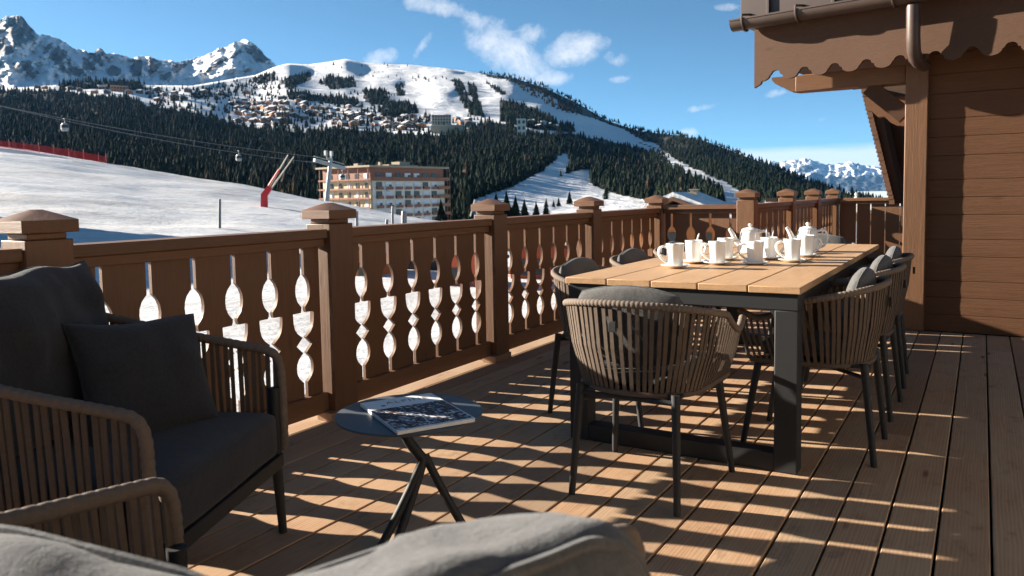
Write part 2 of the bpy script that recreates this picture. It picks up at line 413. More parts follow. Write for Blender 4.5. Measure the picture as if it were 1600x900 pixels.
# ---------------------------------------------------------------- chalet: log wall, corner pillar, eaves
ch = thing('chalet_facade', 'brown log wall of the chalet with corner pillar at the right, under a scalloped eave', 'facade', (0, 6.84, 0))
mb = MB(); zs = [0.004, .14, .275, .405, .595, .73, .92, 1.055, 1.19, 1.375, 1.52, 1.66, 1.85, 2.0, 2.16, 2.3, 2.46]
for z0, z1 in zip(zs, zs[1:]):
    b = .010; y = 6.84
    pr = [(y + .006, z0 + .0007), (y + .001, z0 + .0018), (y, z0 + .005), (y - .0012, (z0 + z1) / 2), (y, z1 - .005), (y + .001, z1 - .0018), (y + .006, z1 - .0007), (y + .16, z1 - .001), (y + .16, z0 + .001)]
    n = len(pr); vs = [(xx, yy, zz) for xx in (-.45, 3.4) for yy, zz in pr]
    mb.add(vs, [(i, (i + 1) % n, n + (i + 1) % n, n + i) for i in range(n)] + [tuple(reversed(range(n))), tuple(range(n, 2 * n))])
mb.build('log_siding', M['siding'], ch, False)
mb = MB(); mb.span(-.53, -.372, 6.79, 7.0, 0.001, 2.6); mb.build('corner_pillar', M['brown_z'], ch, True, .006)
mb = MB(); mb.span(-.445, 3.39, 7.02, 9.2, .0, 2.6); mb.build('side_wall', M['siding'], ch, False)
mb = MB(); mb.span(-1.36, -.532, 6.82, 6.99, 1.955, 2.09)
mb.build('support_beam', M['brown_x'], ch, True, .006)
# rounded corbel at the free end of the beam
mb = MB(); pr = [(-1.36, 2.09), (-1.36, 1.957), (-1.40, 1.965), (-1.44, 1.985), (-1.465, 2.01), (-1.50, 2.02), (-1.525, 2.035), (-1.55, 2.065), (-1.555, 2.09)]
n = len(pr); mb.add([(a, y, z) for y in (6.825, 6.985) for a, z in pr], [(i, (i + 1) % n, n + (i + 1) % n, n + i) for i in range(n)] + [tuple(reversed(range(n))), tuple(range(n, 2 * n))])
mb.build('beam_end', M['brown_x'], ch, False)
mb = MB(); mb.bar((-.80, 6.905, 1.95), (-.531, 6.905, 1.70), .11, .13, (0, 1, 0)); mb.build('brace', M['fascia'], ch, True, .004)
mb = MB()
for (pa, pb) in (((1353, 153), (1413, 195)),):
    Yb = 9.0
    q = [at_y(1353, 153, Yb), at_y(1352, 172, Yb), at_y(1362, 174, Yb), at_y(1372, 183, Yb), at_y(1382, 182, Yb), at_y(1390, 190, Yb), at_y(1402, 196, Yb), at_y(1440, 198, Yb), at_y(1440, 150, Yb)]
    n = len(q); mb.add(q + [p + Vector((0, .16, 0)) for p in q], [(i, (i + 1) % n, n + (i + 1) % n, n + i) for i in range(n)] + [tuple(reversed(range(n))), tuple(range(n, 2 * n))])
mb.build('bracket', M['brown_x'], ch, False)

# eave: built in its own frame (a along the eave to the right, b outwards, z up)
EA = rad(9); EO = Vector((-1.66, 6.69, 0)); ea = Vector((math.cos(EA), -math.sin(EA), 0)); eb = Vector((-math.sin(EA), -math.cos(EA), 0))
def E_(a, b, z): return EO + ea * a + eb * b + Vector((0, 0, z))
erot = Matrix((ea, -eb, Vector((0, 0, 1)))).transposed()
ev = thing('roof_eave', 'brown roof eave with scalloped board, gutter and dark metal cladding above the log wall', 'eave', (-1.66, 6.69, 2.4))
def ebox(mb, a0, a1, b0, b1, z0, z1):
    c = E_((a0 + a1) / 2, (b0 + b1) / 2, (z0 + z1) / 2); mb.box(c, (a1 - a0, b1 - b0, z1 - z0), erot)
mb = MB(); p = .236; na = 0; pts = []
a = 0
while a < 4.6:
    t = ((a - .06) / p + .25) % 1.0
    if t < .54: z = -.040 * math.sqrt(max(0, 1 - ((t - .27) / .27) ** 2))
    elif t < .605 or t > .935: z = .004
    else: z = .008 + .030 * math.sqrt(max(0, 1 - ((t - .77) / .165) ** 2))
    if a < .06: z = -.09 + a * .5
    pts.append((a, 2.085 + z)); a += p / 34
vs = []
for a, z in pts: vs += [E_(a, .016, z), E_(a, .016, 2.50), E_(a, -.016, 2.50), E_(a, -.016, z)]
fs = []
for i in range(len(pts) - 1):
    for q in range(4):
        r = (q + 1) % 4; fs.append((4 * i + q, 4 * i + r, 4 * i + 4 + r, 4 * i + 4 + q))
fs.append((0, 1, 2, 3)); n = 4 * (len(pts) - 1); fs.append((n + 3, n + 2, n + 1, n))
mb.add(vs, fs); mb.build('scalloped_board', M['fascia'], ev, True, 0, 25)
mb = MB(); ebox(mb, .02, 4.6, -2.6, -.02, 2.22, 2.26); mb.build('soffit', M['fascia'], ev, False)
mb = MB(); ebox(mb, -.10, 4.7, -2.6, .066, 2.515, 4.6)
for i in range(9): ebox(mb, .13 + i * .52, .155 + i * .52, .0665, .095, 2.54, 4.58)
mb.build('metal_cladding', M['cladding'], ev, True, .003)
mb = MB()
prof = [(.075 * math.cos(t), .075 * math.sin(t)) for t in [PI + PI * i / 12 for i in range(13)]]
prof += [(.081, 0.0), (.081, .012), (.069, .012), (.069, 0)]
prof += [(.069 * math.cos(t), .069 * math.sin(t)) for t in [2 * PI - PI * i / 12 for i in range(1, 13)]]
mb.ring_loft([[E_(a, .150 + u, 2.535 + w) for u, w in prof] for a in (-.13, 4.7)]); mb.build('gutter', M['gutter'], ev, True, 0, 50)
for a in (-.02, .42, 1.12, 1.82, 2.5, 3.2, 3.9):
    mb = MB(); mb.tube([E_(a, .150 + .082 * math.cos(t), 2.535 + .082 * math.sin(t)) for t in [PI * .98 + PI * 1.06 * i / 14 for i in range(15)]] + [E_(a, .23, 2.57), E_(a, .06, 2.60)], .010, 6)
    mb.build('gutter_hook', M['gutter'], ev)
mb = MB(); a = 1.245; mb.tube([E_(a, .150, 2.445), E_(a, .150, 2.40), E_(a, .14, 2.22), E_(a, .11, 2.12), E_(a, .03, 2.075), E_(a, -.05, 2.06), E_(a, -.20, 2.06)], .047, 16)
mb.build('downspout', M['gutter'], ev)
# the next roof along, seen past the pillar
fr = thing('neighbour_gable', 'steep shingled gable edge with barge board seen past the left side of the corner pillar', 'gable', (-.6, 10.3, 1.2))
mb = MB(); Y0 = 10.2
q = [at_y(1349, 135, Y0), at_y(1372, 150, Y0), at_y(1409, 318, Y0), at_y(1394, 318, Y0)]
mb.add(q + [p + Vector((0.05, .12, 0)) for p in q], [(0, 1, 2, 3), (7, 6, 5, 4), (0, 4, 5, 1), (1, 5, 6, 2), (2, 6, 7, 3), (3, 7, 4, 0)])
mb.build('barge_board', M['fascia'], fr, False)
mb = MB()
for i in range(28):
    t0 = i / 28; t1 = (i + 1.15) / 28
    A = at_y(1347 + 46.5 * t0, 131 + 187 * t0, Y0); B = at_y(1347 + 46.5 * t1, 131 + 187 * t1, Y0)
    mb.add([A + Vector((-.012, -.04, 0)), B + Vector((-.03, -.04, 0)), B + Vector((-.03, 1.6, 0)), A + Vector((-.012, 1.6, 0)), A + Vector((.04, -.04, .0)), B + Vector((.03, -.04, 0)), B + Vector((.03, 1.6, 0)), A + Vector((.04, 1.6, 0))],
           [(0, 1, 2, 3), (7, 6, 5, 4), (0, 4, 5, 1), (1, 5, 6, 2), (3, 2, 6, 7), (0, 3, 7, 4)])
mb.build('roof_shingles', M['chaletwood'], fr, False)
mb = MB(); Y1 = 10.5; wbase = at_y(1394, 330, Y1)
for i in range(26):
    z0 = .6 + i * .075; t = i / 26
    xl = at_y(1409 - 40 * max(0, (z0 - .95) / 1.5), 300, Y1).x
    mb.box((xl + .75, Y1 + .02 + .0, z0 + .04), (1.5, .03, .086), Matrix.Rotation(rad(8), 3, 'X'))
mb.build('shingle_wall', M['lapwall'], fr, False)

# unseen chalet front beside the camera: pale wall and panes added to bounce sunlight
bd = thing('glazed_house', 'unseen chalet front with glazed doors, added to bounce light onto the terrace', 'facade', (2.6, 1, 0))
mb = MB(); mb.span(2.6, 2.9, -5, 4.2, .002, 2.94); mb.build('wall', M['cream'], bd, False)
mb = MB(); mb.span(.3, 2.9, -5, 4.2, 2.95, 3.15); mb.build('sky_blocker', M['dark'], bd, False)  # unseen slab added overhead to cut sky light on deck and log wall
mb = MB(); mb.span(-2.9, 2.59, -5, -4.7, .002, 2.94); mb.build('side_wall', M['siding'], bd, False)  # unseen dark wall added behind the camera to cut ambient light
for i, y in enumerate((-4.6, -2.8, -1.0, .8, 2.6)):
    mb = MB(); mb.span(2.560, 2.598, y, y + 1.5, .05, 2.85); f_ = mb.build('door_frame', M['brown_z'], bd, False)
    mb = MB(); mb.span(2.550, 2.558, y + .08, y + 1.42, .16, 2.77); mb.build('door_pane', M['coated'], bd, False)

# ---------------------------------------------------------------- cushions
def rounded_box(mb, c, d, r, n=10, crown=0, rot=None, seed=0, wr=.0):
    """soft box cushion"""
    hx, hy, hz = d[0] / 2, d[1] / 2, d[2] / 2
    cache = {}; vs = []; fs = []
    def vert(p):
        key = tuple(round(q, 5) for q in p)
        if key in cache: return cache[key]
        P = Vector((p[0] * hx, p[1] * hy, p[2] * hz))
        inn = Vector((max(-hx + r, min(hx - r, P.x)), max(-hy + r, min(hy - r, P.y)), max(-hz + r, min(hz - r, P.z))))
        dv = P - inn
        if dv.length > 1e-9: P = inn + dv.normalized() * r
        u, v = P.x / hx, P.y / hy
        P.z += crown * (1 - u * u) * (1 - v * v) * (1 if P.z > 0 else -.3)
        if wr: P += Vector((mn.noise(P * 6 + Vector((seed, 0, 0))), mn.noise(P * 6 + Vector((0, seed, 5))), mn.noise(P * 7 + Vector((3, 0, seed))))) * wr
        cache[key] = len(vs); vs.append(P); return cache[key]
    def tt(i): # denser near the edges
        t = i / n * 2 - 1; return math.copysign(abs(t) ** .7, t)
    for ax in range(3):
        for sg in (-1, 1):
            for i in range(n):
                for j in range(n):
                    q = []
                    for a, b in ((i, j), (i + 1, j), (i + 1, j + 1), (i, j + 1)):
                        p = [0, 0, 0]; p[ax] = sg; p[(ax + 1) % 3] = tt(a); p[(ax + 2) % 3] = tt(b); q.append(vert(p))
                    fs.append(tuple(q) if sg > 0 else tuple(reversed(q)))
    c = Vector(c)
    mb.add([(rot @ p if rot else p) + c for p in vs], fs)
def pillow(w, h, t, seed=0, pinch=.06, wr=.008, n=30, fat=.42):
    """scatter cushion in its own frame: x thick, y wide, z high; returns (verts, faces, rim)"""
    vs = []; fs = []; rim = []
    def P(u, v, s):
        px = w / 2 * u * (1 - pinch * (1 - v * v)); pz = h / 2 * v * (1 - pinch * (1 - u * u))
        th = t / 2 * ((1 - abs(u) ** 2.6) * (1 - abs(v) ** 2.6)) ** fat
        p = Vector((s * th, px, pz))
        q = Vector((px * 5 + seed, pz * 5, s * 2.0))
        e = (1 - u ** 4) * (1 - v ** 4)
        cr = math.sin(abs(v) * 9 + px * 22 + seed) * (1 - abs(abs(u) - .75)) * .25
        p.x += (mn.noise(q * 1.3) * 1.6 + mn.noise(q * 3.1) * .8 + cr) * wr * e
        fold = mn.noise(Vector((px * 17 + seed, 1.5 * s, pz * 3.5))) * max(0, abs(v) - .35) * 1.5 + mn.noise(Vector((px * 4, seed, pz * 15))) * max(0, abs(u) - .5)
        p.x += fold * wr * 1.1 * (1 - v ** 6) * (1 - u ** 6) * (1 if s > 0 else 1)
        p.z += mn.noise(Vector((px * 5 + seed, 0, 7))) * wr * 1.1; return p
    for s in (1, -1):
        o = len(vs)
        for i in range(n + 1):
            for j in range(n + 1):
                a = math.sin((i / n * 2 - 1) * PI / 2); b = math.sin((j / n * 2 - 1) * PI / 2)
                vs.append(P(a, b, s))
        for i in range(n):
            for j in range(n):
                q = (o + i * (n + 1) + j, o + (i + 1) * (n + 1) + j, o + (i + 1) * (n + 1) + j + 1, o + i * (n + 1) + j + 1)
                fs.append(q if s > 0 else tuple(reversed(q)))
    N = 40
    for k in range(N): rim.append(P(-1 + 2 * k / N, -1, 0))
    for k in range(N): rim.append(P(1, -1 + 2 * k / N, 0))
    for k in range(N): rim.append(P(1 - 2 * k / N, 1, 0))
    for k in range(N + 1): rim.append(P(-1, 1 - 2 * k / N, 0))
    return vs, fs, rim
def put_pillow(name, mat, parent, w, h, t, loc, rot, seed=0, pinch=.06, wr=.008, piping=.004, fat=.42):
    vs, fs, rim = pillow(w, h, t, seed, pinch, wr, fat=fat)
    mb = MB(); mb.add(vs, fs)
    me_off = parent
    o = MB(); o.add(vs, fs); ob = o.build(name, mat, None, True, 0, 80)
    m2 = MB(); m2.tube(rim, piping, 6, False); pp = m2.build('piping', mat, None, True)
    pp.parent = ob
    if parent is not None: ob.parent = parent
    ob.location = loc; ob.rotation_euler = rot
    return ob

# ---------------------------------------------------------------- dining chairs
def resample(path, step):
    P = [Vector(p) for p in path]; out = [P[0]]; acc = 0
    for a, b in zip(P, P[1:]):
        L = (b - a).length; d = step - acc
        while d <= L: out.append(a.lerp(b, d / L)); d += step
        acc = (acc + L) % step if L else acc
        acc = L - (d - step)
    out.append(P[-1]); return out
def smooth_path(P, it=3):
    P = [Vector(p) for p in P]
    for _ in range(it):
        Q = [P[0]]
        for a, b in zip(P, P[1:]): Q += [a.lerp(b, .25), a.lerp(b, .75)]
        Q.append(P[-1]); P = Q
    return P
def rope_rail(path, r, wrap=.017):
    pts = resample(path, .0028)
    rs = [r * (1 + .15 * abs(math.sin(PI * i * .0028 / wrap))) for i in range(len(pts))]
    return pts, rs
def make_dining_chair():
    root = thing('dining_chair', 'x', 'chair', (0, 0, 0), 'rope dining chairs around the teak table')
    # legs
    for sx, y0, y1, x0, x1 in ((1, -.21, -.255, .185, .205), (-1, -.21, -.255, .185, .205), (1, .20, .265, .215, .255), (-1, .20, .265, .215, .255)):
        mb = MB(); mb.tube([(sx * x0, y0, .415), (sx * x1, y1, .0)], [.0165, .0125], 12); mb.build('leg', M['metal'], root)
    mb = MB()
    mb.tube([(-.20, -.215, .385), (.20, -.215, .385)], .010, 8); mb.tube([(-.225, .205, .385), (.225, .205, .385)], .010, 8)
    mb.tube([(-.19, -.215, .36), (.22, .205, .36)], .009, 8); mb.tube([(.19, -.215, .385), (-.22, .205, .385)], .009, 8)
    mb.box((.0, 0.0, .405), (.40, .40, .012)); mb.build('seat_frame', M['metal'], root)
    # basket
    top = []; bot = []; N = 120
    for i in range(N + 1):
        s = -1 + 2 * i / N; a = abs(s)
        if a < .62:                                   # around the back
            th = a / .62 * PI / 2; x = .305 * math.sin(th) ** .9; y = .0 - .275 * math.cos(th) ** .8; z = .735 - .055 * (a / .62) ** 2
        else:
            t = (a - .62) / .38; x = .305 - .012 * t * t; y = .0 + .27 * t; z = .68 - .085 * math.sin(min(1, t * 1.25) * PI / 2) + .035 * max(0, (t - .7) / .3) ** 1.5
        top.append(Vector((math.copysign(x, s), y, z)))
        if a < .62:
            th = a / .62 * PI / 2; x = .235 * math.sin(th) ** .9; y = -.02 - .205 * math.cos(th) ** .8
        else:
            t = (a - .62) / .38; x = .235 + .01 * t; y = -.02 + .25 * t
        bot.append(Vector((math.copysign(x, s), y, .405)))
    mb = MB(); pts, rs = rope_rail(top, .0125); mb.tube(pts, rs, 9); mb.build('rim', M['straplight'], root)
    mb = MB(); mb.tube(bot, .011, 8); mb.build('base_ring', M['strap'], root)
    mb = MB(); rr = random.Random(3)
    n = 56
    for i in range(n + 1):
        f = i / n * N; i0 = min(N - 1, int(f)); t = f - i0
        A = top[i0].lerp(top[i0 + 1], t); B = bot[i0].lerp(bot[i0 + 1], t); side = top[i0 + 1] - top[i0]
        side.z = 0
        k = rr.uniform(-.0035, .0035); sh = side.normalized() * k
        mid = A.lerp(B, .5); out = Vector((mid.x, mid.y + .0, 0)).normalized() * .012
        w = .0148 if abs(-1 + 2 * i / n) < .75 else .010
        mb.bar(A + sh, mid + sh + out * .8, w, .005, side); mb.bar(mid + sh + out * .8 + Vector((0, 0, .0005)), B, w * .95, .005, side)
    mb.build('rope_straps', M['strap'], root, False)
    mb = MB(); mb.box((-.02, -.288, .655), (.03, .012, .038)); mb.build('buckle', M['metal'], root, True, .002)
    mb = MB(); rounded_box(mb, (0, .02, .447), (.36, .38, .06), .028, 10, .012, None, 2, .003); mb.build('seat_cushion', M['fab_seat'], root, True, 0, 80)
    o = put_pillow('back_cushion', M['fab_seat'], root, .37, .25, .10, (0, -.158, .640), (rad(12), 0, rad(90)), 5, -.24, .004, .003, .36)
    o.rotation_euler = (0, rad(-13), rad(90))
    return root
proto = make_dining_chair(); index_kids()
chairs = [(-1.09, 2.77, 0, 'rope dining chair nearest the camera at the near end of the teak table'),
          (-.605, 3.56, 90, 'first rope chair on the wall side of the table, beside the near table leg'),
          (-.605, 4.28, 90, 'middle rope chair on the wall side of the table, second of the overlapping row'),
          (-.615, 4.98, 91, 'rope dining chair on the wall side of the table, farthest of the overlapping row'),
          (-1.63, 3.63, -90, 'first rope dining chair on the railing side, its back left of the near table corner'),
          (-1.63, 4.36, -90, 'middle rope dining chair on the railing side, showing its back beside the first cup'),
          (-1.63, 5.08, -90, 'rope dining chair on the railing side, hidden mostly by cups near the teapots'),
          (-1.08, 6.10, 180, 'rope dining chair at the far end of the teak table behind the teapots')]
for i, (x, y, a, lb) in enumerate(chairs):
    o = proto if i == 0 else copy_tree(proto)
    o.location = (x, y, 0); o.rotation_euler = (0, 0, rad(a + RND.uniform(-1.5, 1.5))); o['label'] = lb

# ---------------------------------------------------------------- dining table
tb = thing('dining_table', 'long teak plank dining table on black steel frame laid with white cups', 'table', (-1.1, 4.43, 0))
TX0, TX1, TY0, TY1 = -1.615, -.592, 3.10, 5.76
wd = (TX1 - TX0 + .005) / 5
for i in range(5):
    mb = MB(); mb.span(TX0 + i * wd, TX0 + (i + 1) * wd - .005, TY0, TY1, .722, .75); mb.build('top_plank', M['teak'], tb, True, .003)
mb = MB(); mb.span(TX0 + .01, TX1 - .01, TY0 + .012, TY0 + .10, .655, .7205); mb.span(TX0 + .01, TX1 - .01, TY1 - .10, TY1 - .012, .655, .7205)
mb.span(TX0 + .012, TX0 + .06, TY0 + .101, TY1 - .101, .665, .7205); mb.span(TX1 - .06, TX1 - .012, TY0 + .101, TY1 - .101, .665, .7205)
mb.build('apron', M['metal'], tb, True, .003)
for y0, y1 in ((TY0 + .012, TY0 + .10), (TY1 - .10, TY1 - .012)):
    for x0, x1 in ((TX0 + .01, TX0 + .10), (TX1 - .10, TX1 - .01)):
        mb = MB(); mb.span(x0, x1, y0, y1, .001, .6545); mb.build('leg', M['metal'], tb, True, .004)
    mb = MB(); mb.span(TX0 + .1005, TX1 - .1005, y0 + .002, y1 - .002, .002, .075); mb.build('foot_bar', M['metal'], tb, True, .004)
    for sx, xx in ((1, TX0 + .1008), (-1, TX1 - .1008)):
        mb = MB(); zz = .6545
        pr = [(xx, zz), (xx + sx * .035, zz), (xx + sx * .018, zz - .006), (xx + sx * .006, zz - .018), (xx, zz - .035)]
        n = 5; mb.add([(a, yy, b) for yy in (y0 + .002, y1 - .002) for a, b in pr], [(i, (i + 1) % n, n + (i + 1) % n, n + i) for i in range(n)] + [tuple(reversed(range(n))), tuple(range(n, 2 * n))])
        mb.build('corner_gusset', M['metal'], tb, False)

# ---------------------------------------------------------------- crockery
ZT = .75
def mug_mesh():
    root = thing('mug', 'x', 'mug', (0, 0, 0), 'white mugs on the teak table')
    mb = MB(); mb.lathe([(.001, .004), (.034, .004), (.0375, .008), (.0385, .02), (.041, .06), (.0445, .108), (.0455, .118), (.0445, .1195), (.0425, .118), (.0405, .10), (.037, .05), (.034, .014), (.001, .012)], 32)
    mb.build('body', M['ceramic'], root)
    mb = MB(); pts = smooth_path([(.040, 0, .098), (.058, 0, .106), (.078, 0, .098), (.084, 0, .075), (.074, 0, .050), (.052, 0, .030), (.036, 0, .024)], 2)
    mb.tube(pts, .0062, 10, True, (0, 1, 0), 1.25); mb.build('handle', M['ceramic'], root)
    return root
def saucer_mesh():
    mb = MB(); mb.lathe([(.001, .001), (.036, .001), (.040, .004), (.058, .009), (.072, .0145), (.0725, .016), (.070, .0165), (.055, .0115), (.038, .0068), (.001, .0062)], 36)
    o = mb.build('saucer', M['ceramic'], None); tag(o, 'x', 'saucer', 'white saucers under the mugs'); return o
m0 = mug_mesh(); s0 = saucer_mesh(); index_kids()
cups = [((1055, 416), 205, 'nearest left'), ((1084, 409), 60, ''), ((1121, 411), 200, ''), ((1134, 404), 20, ''), ((1180, 411), 200, ''), ((1202, 403), 30, ''), ((1238, 407), 200, ''), ((1259, 399), 20, '')]
mlab = ['white mug at the left end of the front row, its handle overlapping the railing behind', 'white mug with a spoon standing in it, second from the left end', 'white mug with handle to the left, in front of the first teapot spout',
        'white mug half hidden behind the second front mug, under the teapot spout', 'white mug with handle to the left, right in front of the first teapot', 'white mug holding two spoons, just right of the first teapot',
        'white mug at the right end of the front row, near the board gap', 'white mug tucked between the right front mug and the second teapot']
slab = ['white saucer of the leftmost front mug', 'white saucer under the mug with one spoon', 'white saucer under the second front mug', 'white saucer under the mug below the teapot spout', 'white saucer under the mug before the first teapot',
        'white saucer under the mug with two spoons', 'white saucer under the right end front mug', 'white saucer under the mug beside the second teapot']
cpos = []
for i, ((x, y), a, _) in enumerate(cups):
    p = at_z(x, y, ZT + .008); cpos.append(p)
    s = s0 if i == 0 else copy_tree(s0); s.location = (p.x, p.y, ZT); s['label'] = slab[i]
    m = m0 if i == 0 else copy_tree(m0); m.location = (p.x, p.y, ZT + .0030); m.rotation_euler = (0, 0, rad(a)); m['label'] = mlab[i]
def spoon(p, dirx, tilt, lb):
    root = thing('teaspoon', lb, 'spoon', (p.x, p.y, ZT + .02), 'teaspoons standing in mugs')
    d = Vector((math.cos(rad(dirx)) * math.sin(rad(tilt)), math.sin(rad(dirx)) * math.sin(rad(tilt)), math.cos(rad(tilt))))
    b = Vector((p.x, p.y, ZT + .02)) - Vector((d.x, d.y, 0)) * .045
    mb = MB(); mb.tube([b + d * t for t in (0, .03, .06, .10, .13, .145)], [.0018, .0018, .0018, .003, .0042, .0015], 8); mb.build('spoon_handle', M['steel'], root)
    mb = MB(); mb.tube([b + d * t for t in (-.0, .006, .014, .022)], [.002, .007, .008, .002], 10, True, None, .4); mb.build('spoon_bowl', M['steel'], root)
spoon(cpos[1], 20, 16, 'steel teaspoon leaning right in the second mug from the left')
spoon(cpos[5], 30, 14, 'steel teaspoon leaning right, taller of the two in one mug')
spoon(cpos[5] + Vector((-.012, .0, 0)), 120, 8, 'steel teaspoon upright, left of the two in one mug')
spoon(cpos[7] + Vector((.0, .0, 0)), 10, 14, 'steel teaspoon in the mug before the second teapot')
def teapot(px, py, yaw, lb):
    p = at_z(px, py, ZT); root = thing('teapot', lb, 'teapot', (0, 0, 0), 'white teapots on the teak table')
    mb = MB(); mb.lathe([(.001, .001), (.058, .001), (.064, .006), (.067, .025), (.064, .07), (.057, .115), (.052, .128), (.046, .132), (.001, .132)], 36); mb.build('body', M['ceramic'], root)
    mb = MB(); mb.lathe([(.050, .1322), (.050, .136), (.040, .142), (.016, .147), (.007, .149), (.0065, .153), (.012, .158), (.013, .164), (.008, .169), (.001, .170)], 28); mb.build('lid', M['ceramic'], root)
    mb = MB(); sp_path = smooth_path([(.048, 0, .045), (.088, 0, .070), (.104, 0, .112), (.125, 0, .142)], 3); mb.tube(sp_path, [.021 - .0125 * q / (len(sp_path) - 1) for q in range(len(sp_path))], 12); mb.build('spout', M['ceramic'], root)
    mb = MB(); mb.tube(smooth_path([(-.054, 0, .118), (-.085, 0, .128), (-.112, 0, .110), (-.115, 0, .070), (-.095, 0, .032), (-.062, 0, .022)], 3), .0075, 10, True, (0, 1, 0), 1.2); mb.build('handle', M['ceramic'], root)
    root.location = (p.x, p.y, ZT); root.rotation_euler = (0, 0, rad(yaw)); root.scale = (1.0, 1.0, 1.06)
teapot(1172, 395, 205, 'white teapot in the middle of the table, its spout pointing left over a mug')
teapot(1262, 393, 200, 'white teapot farthest right with its looped handle seen against the table')

# ---------------------------------------------------------------- side table and magazine
STX, STY = -1.615, 1.965
st = thing('side_table', 'small round slate grey side table with bent stem and three splayed legs', 'side table', (STX, STY, 0))
mb = MB(); mb.lathe([(.001, .392), (.10, .392), (.235, .399), (.243, .4025), (.245, .406), (.243, .4095), (.238, .410), (.001, .410)], 72, (STX, STY, 0)); mb.build('tabletop', M['tabletop'], st, True, 0, 30)
J = at_x(651, 735, -1.56)
J = Vector((STX + .045, STY + .02, .245))
mb = MB(); mb.tube(smooth_path([(STX - .005, STY - .04, .393), (STX + .005, STY - .03, .335), (STX + .025, STY - .005, .285), J], 2), .0175, 14); mb.build('stem', M['metal'], st)
for q in ((733, 838), (592, 862), (617, 857)):
    g = at_z(q[0], q[1], 0.0)
    mb = MB(); mb.tube(smooth_path([J + Vector((0, 0, .02)), J.lerp(g, .12) + Vector((0, 0, .012)), J.lerp(g, .5), g + Vector((0, 0, .002))], 2), .0145, 12); mb.build('leg', M['metal'], st)
zt = .4105
c0, c1, c2, c3 = [at_z(a, b, zt + .012) for a, b in ((567, 631), (677, 612), (739, 656), (617, 673))]   # top left, top right, bottom right, bottom left as read
ctr = (c0 + c1 + c2 + c3) / 4; uu = ((c1 - c0) + (c2 - c3)).normalized(); vv = Vector((-uu.y, uu.x, 0)); wM = .215; hM = .275
wM = ((c1 - c0).length + (c2 - c3).length) / 2; hM = ((c0 - c3).length + (c1 - c2).length) / 2
mg = thing('magazine', 'magazine with white masthead above a village photo lying on the round side table', 'magazine', (ctr.x, ctr.y, zt))
mrot = Matrix((uu, vv, Vector((0, 0, 1)))).transposed()
def mgbox(name, u0, u1, v0, v1, z0, z1, mat, bev=0):
    mb = MB(); c = Vector((ctr.x, ctr.y, 0)) + uu * ((u0 + u1) / 2) + vv * ((v0 + v1) / 2); mb.box((c.x, c.y, (z0 + z1) / 2), (u1 - u0, v1 - v0, z1 - z0), mrot); return mb.build(name, mat, mg, True, bev)
mgbox('pages', -wM / 2, wM / 2 - .003, -hM / 2, hM / 2, zt + .001, zt + .0105, M['paper'])
mgbox('cover', -wM / 2 - .001, wM / 2, -hM / 2 - .001, hM / 2 + .001, zt + .0106, zt + .0120, M['paper'])
def cover_photo():
    t = NT('printed photo of a snowy village'); v = t.coord('Object', (1, 1, 1)); vv_ = t.coord('Object', (1, 2.2, 1), (0, 0, -math.atan2(uu.y, uu.x)))
    vor = t.new('ShaderNodeTexVoronoi'); vor.inputs['Scale'].default_value = 75; vor.distance = 'CHEBYCHEV'; t.ln(vv_, vor.inputs['Vector'])
    sp = t.new('ShaderNodeSeparateColor'); t.ln(vor.outputs['Color'], sp.inputs[0]); n = t.noise(v, 14, 5, .6)
    k = t.math('ADD', t.math('MULTIPLY', sp.outputs[0], .6), t.math('MULTIPLY', n, .5))
    c = t.ramp(k, [(0, (.012, .012, .018)), (.38, (.035, .028, .028)), (.52, (.19, .075, .028)), (.60, (.05, .07, .11)), (.68, (.20, .26, .35)), (.76, (.60, .60, .63))], 'CONSTANT')
    t.base(c).rough(.6, .2); return t.m
M['coverphoto'] = cover_photo()
mgbox('cover_picture', -wM / 2 + .001, wM / 2 - .004, -hM / 2 + .014, hM * .20, zt + .01205, zt + .0123, M['coverphoto'])
tc = bpy.data.curves.new('masthead', 'FONT'); tc.body = 'ALPINE'; tc.size = .040; tc.align_x = 'CENTER'; tc.align_y = 'CENTER'; tc.extrude = .0001; tc.space_character = 1.25
to0 = bpy.data.objects.new('masthead_curve', tc); col.objects.link(to0); bpy.context.view_layer.update()
me_ = bpy.data.meshes.new_from_object(to0.evaluated_get(bpy.context.evaluated_depsgraph_get())); bpy.data.objects.remove(to0)
to = bpy.data.objects.new('masthead_lettering', me_); col.objects.link(to); me_.materials.clear(); me_.materials.append(M['ink']); to.parent = mg
tp = uu * (.02) + vv * (hM * .365); to.location = (tp.x, tp.y, .0123); to.rotation_euler = (0, 0, math.atan2(uu.y, uu.x))
mb = MB(); cc = Vector((ctr.x, ctr.y, zt)) + uu * (-wM * .28) + vv * (hM * .30); mb.lathe([(.001, .0121), (.009, .0121), (.009, .0123), (.001, .0123)], 6, cc); mb.build('emblem', M['ink'], mg, False)

